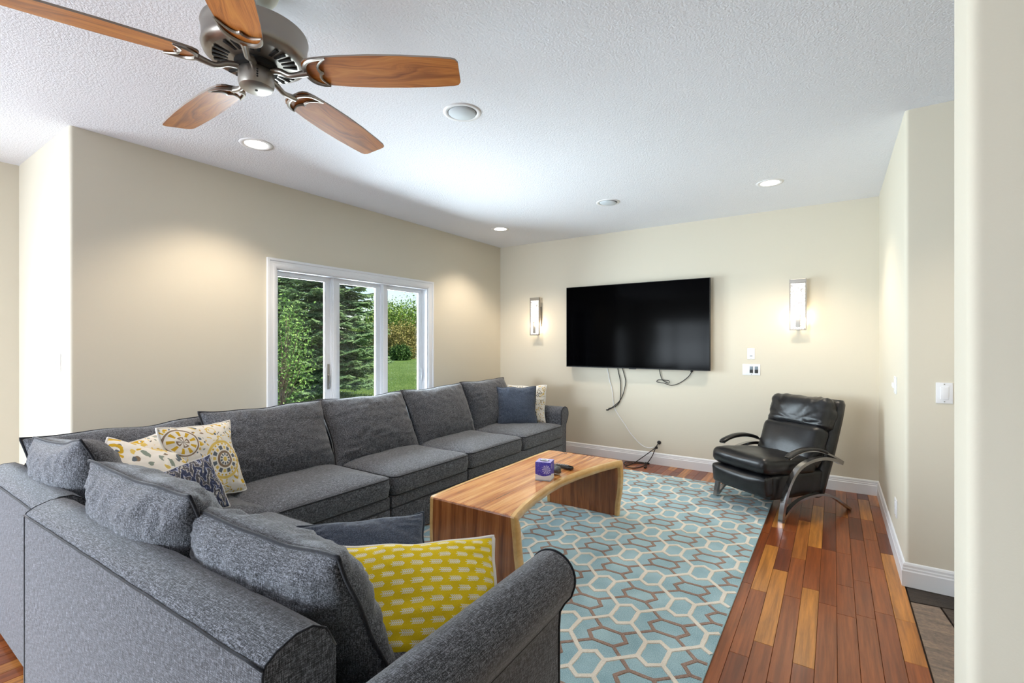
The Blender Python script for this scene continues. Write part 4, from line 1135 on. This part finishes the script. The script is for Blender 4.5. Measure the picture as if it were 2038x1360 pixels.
for k in range(4):
    M_ = Matrix.Rotation(R(-25), 4, 'Z') @ Matrix.Translation((0.0615, 0, -0.022 - k * 0.009)) @ Matrix.Rotation(R(90), 4, 'Y')
    MB().lathe([(0.0035, -0.001), (0.0035, 0.0015)], 8, M_).build('vent_hole', DARKM, cup)
BL0, BL1 = 0.185, 0.775
def blade_mesh():
    up, lo = [], []
    st_ = [(0.0, 0.030), (0.010, 0.046), (0.035, 0.058), (0.10, 0.066), (0.25, 0.075), (0.45, 0.080), (0.65, 0.079), (0.85, 0.073), (0.955, 0.068), (0.985, 0.062), (1.0, 0.048)]
    for t, w in st_: up.append((BL0 + (BL1 - BL0) * t, w)); lo.append((BL0 + (BL1 - BL0) * t, -w))
    return up + lo[::-1]
pitch = R(-12); droop = R(0.5)
for k in range(5):
    g = R(33.7 + 72 * k)
    M_ = Matrix.Rotation(g, 4, 'Z') @ Matrix.Rotation(droop, 4, 'Y') @ Matrix.Rotation(pitch, 4, 'X')
    bo = bpy.data.objects.new('blade', None)
    P = blade_mesh()[::-1]; m_ = MB().prism(P, 2, -0.004, 0.003)
    bl = mesh('blade', m_.V, m_.F, FANW, fan); bl.matrix_local = M_
    bl.data.materials.append(BLADE_EDGE.m); bl.data.polygons.foreach_set('material_index', [0, 0] + [1] * (len(m_.F) - 2))
    # bracket: arm from the flywheel, crescent and scalloped inner band under the blade root
    br = MB(); z_ = -0.0085
    cres = spline([(0.262, 0.066, z_), (0.235, 0.062, z_), (0.208, 0.046, z_), (0.192, 0.018, z_), (0.192, -0.018, z_), (0.208, -0.046, z_), (0.235, -0.062, z_), (0.288, -0.070, z_)], 5)
    br.tube(cres, 0, flat=(0.015, 0.008, (0, 0, 1)))
    br.V = []; br.F = []
    def band(pts, w0, t0):
        n_ = len(pts); rad = [w0 * (0.45 + 0.55 * math.sin(math.pi * i / (n_ - 1))) for i in range(n_)]
        br.tube(pts, rad, 6)
    band(cres, 0.0085, 0.008)
    sc = spline([(0.262, 0.066, z_), (0.248, 0.046, z_), (0.240, 0.026, z_), (0.246, 0.006, z_), (0.254, 0.000, z_), (0.246, -0.008, z_), (0.246, -0.028, z_), (0.262, -0.050, z_), (0.288, -0.070, z_)], 5)
    band(sc, 0.0060, 0.006)
    br.tube(spline([(0.060, 0, 0.002), (0.095, 0.0, -0.004), (0.130, 0.0, -0.020), (0.165, 0.0, -0.016), (0.196, 0.0, z_)], 5), [0.014 - 0.004 * math.sin(math.pi * i / 20) for i in range(21)], 8)
    b_ = mesh('blade_bracket', br.V, br.F, PEWTER, bl, True, 50)
# ------------------------------------------------------------------ outdoors, seen through the window
GZ = -0.32
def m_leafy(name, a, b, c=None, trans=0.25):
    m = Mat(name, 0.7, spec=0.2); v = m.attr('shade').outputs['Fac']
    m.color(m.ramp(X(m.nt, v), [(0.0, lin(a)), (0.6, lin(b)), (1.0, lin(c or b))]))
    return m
GRASS = Mat('lawn_grass', 0.95, spec=0.1); gn = GRASS.noise(GRASS.position(), 14, 5, 0.7); gb = GRASS.noise(GRASS.position(), 0.35, 3)
GRASS.color(GRASS.ramp(gn * 0.6 + gb * 0.5 - 0.05, [(0.3, lin(60, 82, 38)), (0.5, lin(84, 108, 50)), (0.7, lin(114, 130, 74))])).bump(gn, 0.8, 0.05)
ground = struct(MB().box((-140, -60, GZ - 0.2), (XFL - WT - 0.02, 140, GZ)).box((XFL - WT - 0.02, YB + WT + 0.02, GZ - 0.2), (30, 140, GZ)).box((XFL - WT - 0.02, YO + WT + 0.02, GZ - 0.2), (XL - WT - 0.02, YB + WT + 0.02, GZ)).build('ground_lawn', GRASS))

def shaded(o, vals):
    o.data.attributes.new('shade', 'FLOAT', 'POINT').data.foreach_set('value', np.asarray(vals, dtype=np.float32))
BARK = Mat('bark', 0.9); bn = BARK.noise(BARK.position((8, 8, 2)), 3, 4, 0.7); BARK.color(BARK.ramp(bn, [(0.3, lin(52, 42, 34)), (0.7, lin(104, 88, 72))])).bump(bn, 0.7, 0.03)
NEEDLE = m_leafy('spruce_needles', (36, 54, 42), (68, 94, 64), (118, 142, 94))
def spikes(P, D, L, W):
    """three-sided tapering twigs: base P, direction D, length L, half width W; arrays"""
    n = len(P); D = D / np.linalg.norm(D, axis=1, keepdims=True)
    a = np.cross(D, np.array([0.0, 0.0, 1.0]) + 0.01 * rng.standard_normal((n, 3))); a /= np.linalg.norm(a, axis=1, keepdims=True); b = np.cross(D, a)
    V = np.empty((n, 4, 3))
    for k in range(3):
        g = 2 * math.pi * k / 3
        V[:, k] = P + D * (L * 0.12)[:, None] + (a * math.cos(g) + b * math.sin(g)) * W[:, None]
    V[:, 3] = P + D * L[:, None]
    i = np.arange(n)[:, None] * 4
    F = np.concatenate([i + np.array([[0, 1, 3]]), i + np.array([[1, 2, 3]]), i + np.array([[2, 0, 3]])])
    return V.reshape(-1, 3), F
def spruce(label, x, y, H, RAD, seed, skirt=0.25):
    g = np.random.default_rng(seed)
    t = thing('spruce_tree', label, 'tree', (x, y, GZ), 0, 'spruce trees outside the window')
    MB().lathe([(0.20, 0), (0.16, H * 0.3), (0.08, H * 0.75), (0.01, H)], 10).build('trunk', BARK, t, True)
    Ps, Ds, Ls, Ws, Sh = [], [], [], [], []
    branches = MB()
    z = skirt
    while z < H * 0.97:
        fr = z / H; Lb = RAD * (1 - fr) ** 0.85 * (0.72 + 0.28 * min(1, z / 0.8)) + 0.12
        nb = 10 if fr < 0.6 else 7
        off = g.uniform(0, 6.28)
        for k in range(nb):
            az = off + 2 * math.pi * k / nb + g.uniform(-0.22, 0.22); L = Lb * g.uniform(0.78, 1.14); z0 = z + g.uniform(-0.12, 0.12)
            m = max(5, int(L / 0.11)); tt = np.linspace(0.12, 1, m)
            drop = -0.22 * L * tt + 0.16 * L * tt ** 3 + g.uniform(-0.05, 0.05) * L * tt
            d = np.array([math.cos(az), math.sin(az), 0]); sd = np.array([-math.sin(az), math.cos(az), 0])
            pts = d * (L * tt)[:, None]; pts[:, 2] += z0 + drop
            if L > 0.5: branches.tube([(0, 0, z0)] + [tuple(p) for p in pts[::3]], 0.013, 4)
            for s in (-1, 1):
                tl = (0.42 * L * (1.05 - tt) + 0.13) * g.uniform(0.7, 1.2, m); tl = np.minimum(tl, 0.85)
                dd = d * 0.62 + sd * s * 0.8; dd = np.tile(dd, (m, 1)); dd[:, 2] += -0.18 + g.uniform(-0.16, 0.12, m)
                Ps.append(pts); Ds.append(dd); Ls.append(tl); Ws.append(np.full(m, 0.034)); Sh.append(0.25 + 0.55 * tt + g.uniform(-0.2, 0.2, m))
                # secondary twigs along each side twig
                for q in (0.3, 0.5, 0.7, 0.88):
                    sp = pts + dd / np.linalg.norm(dd, axis=1, keepdims=True) * (tl * q)[:, None]
                    for s2 in (-1, 1):
                        d2 = dd * 0.7 + np.cross(dd, np.array([0, 0, 1.0])) * s2 * 0.7; d2[:, 2] += g.uniform(-0.32, 0.10, m)
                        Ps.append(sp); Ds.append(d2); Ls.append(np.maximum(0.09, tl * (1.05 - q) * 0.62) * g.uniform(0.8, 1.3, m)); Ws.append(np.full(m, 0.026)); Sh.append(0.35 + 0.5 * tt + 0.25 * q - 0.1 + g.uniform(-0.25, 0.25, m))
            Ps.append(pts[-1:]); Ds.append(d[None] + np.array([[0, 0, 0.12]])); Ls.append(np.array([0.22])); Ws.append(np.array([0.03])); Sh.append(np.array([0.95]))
        z += 0.235 + 0.05 * fr
    P, D, L, W, Sv = (np.concatenate(q) for q in (Ps, Ds, Ls, Ws, Sh))
    V, F = spikes(P, D, L, W)
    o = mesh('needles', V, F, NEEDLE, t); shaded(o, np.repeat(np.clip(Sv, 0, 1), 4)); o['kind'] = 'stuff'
    branches.build('branches', BARK, t)
    return t
def far(u, dist):
    yaw = math.atan(641 / 952); s_, c_ = math.sin(yaw), math.cos(yaw); r = (u - 1019) / 952; d = Vector((-s_ + c_ * r, c_ + s_ * r)); k = dist / d.dot(Vector((-s_, c_))); return d.x * k, d.y * k
x, y = far(655, 15.2)
spruce('dense spruce tree filling the middle window pane', x, y, 10.5, 1.75, 5, 0.55)
x, y = far(520, 19.5)
spruce('dense spruce tree standing farther left in the left window pane', x, y, 11.0, 2.0, 3)

def leaves(name, P, size, mat, parent, g, up=0.3):
    n = len(P); a = g.standard_normal((n, 3)); a /= np.linalg.norm(a, axis=1, keepdims=True)
    b = np.cross(a, g.standard_normal((n, 3))); b /= np.linalg.norm(b, axis=1, keepdims=True); c = np.cross(a, b)
    s = (size * g.uniform(0.6, 1.3, n))[:, None]
    V = np.stack([P - a * s, P + b * s * 0.5 + c * s * 0.12, P + a * s, P - b * s * 0.5 + c * s * 0.12], 1).reshape(-1, 3)
    i = np.arange(n)[:, None] * 4; F = np.concatenate([i + np.array([[0, 1, 2]]), i + np.array([[0, 2, 3]])])
    o = mesh(name, V, F, mat, parent); shaded(o, np.repeat(np.clip(g.normal(0.5, 0.25, n), 0, 1), 4)); o['kind'] = 'stuff'
    return o
LEAF_A = m_leafy('maple_leaf', (58, 88, 40), (94, 128, 60), (144, 170, 96)); LEAF_B = m_leafy('far_leaf', (74, 104, 40), (122, 150, 64), (168, 182, 96)); LEAF_C = m_leafy('olive_leaf', (96, 92, 44), (142, 132, 74), (176, 160, 104))
LEAF_D = m_leafy('dark_leaf', (44, 68, 34), (72, 100, 48), (110, 138, 70))
def broadleaf(label, x, y, trunk_h, crown, size, n, mat, seed, clumps=26, name='broadleaf_tree', group=None, lean=(0, 0)):
    g = np.random.default_rng(seed); t = thing(name, label, 'tree' if 'tree' in name else 'bush', (x, y, GZ), 0, group)
    cx, cy, cz = lean[0], lean[1], trunk_h + crown[2] * 0.85
    C = g.standard_normal((clumps, 3)); C /= np.linalg.norm(C, axis=1, keepdims=True); C *= g.uniform(0.35, 1.0, (clumps, 1)) ** 0.6
    C = C * np.array(crown) + np.array([cx, cy, cz])
    C[:, 2] = np.maximum(C[:, 2], crown[2] * 0.22)
    m_ = MB().tube(spline([(0, 0, 0), (cx * 0.4, cy * 0.4, trunk_h * 0.6), (cx * 0.8, cy * 0.8, trunk_h + crown[2] * 0.6)], 4), [0.045 * crown[2] * (1 - 0.07 * i) for i in range(9)], 8); m_.build('trunk', BARK, t, True)
    b = MB()
    for c in C: b.tube(spline([(cx * 0.5, cy * 0.5, trunk_h * 0.8), tuple((c + np.array([cx, cy, trunk_h])) / 2 + g.normal(0, 0.08, 3)), tuple(c)], 3), 0.006 * crown[2], 4)
    b.build('branches', BARK, t)
    k = g.integers(0, clumps, n); sp = np.array(crown) * 0.30
    P = C[k] + g.standard_normal((n, 3)) * sp * g.uniform(0.4, 1.1, (n, 1)); P[:, 2] = np.maximum(P[:, 2], 0.05)
    leaves('leaves', P, size, mat, t, g)
    return t
# young maple just outside the left pane
broadleaf('young leafy maple in front of the spruce in the left pane', *far(560, 9.8), 0.5, (0.5, 0.6, 1.2), 0.034, 2600, LEAF_A, 21, 34)
# far hedge of trees across the lawn
TG = 'trees across the lawn'
for (u, dist, th, crown, mat, sd, lab) in [
    (800, 56, 1.2, (3.4, 3.4, 2.75), LEAF_B, 31, 'bright green tree across the lawn in the right pane'),
    (765, 67, 1.0, (3.0, 3.0, 2.7), LEAF_D, 33, 'darker green tree at the left edge of the right pane'),
    (850, 78, 1.2, (3.6, 3.6, 2.5), LEAF_B, 35, 'green tree at the right edge of the right pane'),
    (722, 89, 1.0, (3.6, 3.6, 2.8), LEAF_B, 37, 'green tree glimpsed beside the spruce in the middle pane'),
    (605, 70, 1.0, (3.8, 3.8, 5.0), LEAF_D, 39, 'dark tree behind the spruces in the middle pane'),
    (545, 50, 1.0, (3.8, 3.8, 4.4), LEAF_D, 41, 'dark tree behind the spruce in the left pane')]:
    K = 1.22; x, y = far(u, dist * K); broadleaf(lab, x, y, th * K, [c * K for c in crown], 0.15, 12000, mat, sd, 70, group=TG)
for (u, dist, crown, mat, sd, lab) in [(805, 43, (1.8, 1.8, 1.6), LEAF_C, 51, 'olive brown bush at the far edge of the lawn'), (770, 49, (1.45, 1.45, 1.7), LEAF_C, 53, 'low olive bush left of the brown bush'), (852, 49, (1.45, 1.45, 1.7), LEAF_C, 55, 'olive bush right of the brown bush'), (797, 39, (0.7, 0.7, 0.55), LEAF_D, 57, 'small dark green shrub in front of the olive bushes')]:
    x, y = far(u, dist * 1.22); broadleaf(lab, x, y, 0.1, [c * 1.22 for c in crown], 0.11, 7000, mat, sd, 50, 'far_bush', 'bushes across the lawn')
# grass blades on the part of the lawn the window shows
n = 34000; uu = rng.uniform(540, 850, n); dd = 9 + 36 * rng.uniform(0, 1, n) ** 1.5; yaw = math.atan(641 / 952); s_, c_ = math.sin(yaw), math.cos(yaw)
r_ = (uu - 1019) / 952; dx, dy = -s_ + c_ * r_, c_ + s_ * r_; q = np.hypot(dx, dy)
P = np.stack([dx / q * dd, dy / q * dd, np.full(n, GZ)], 1); D = rng.normal(0, 0.35, (n, 3)); D[:, 2] = 1.0
V, F = spikes(P, D, rng.uniform(0.03, 0.08, n), np.full(n, 0.006))
BLADE = m_leafy('grass_blade', (70, 96, 40), (104, 132, 58), (154, 164, 92))
o = mesh('grass_blades', V, F, BLADE); shaded(o, np.repeat(rng.uniform(0, 1, n), 4)); o['kind'] = 'stuff'; o['label'] = 'short green lawn grass outside the window'; o['category'] = 'grass'
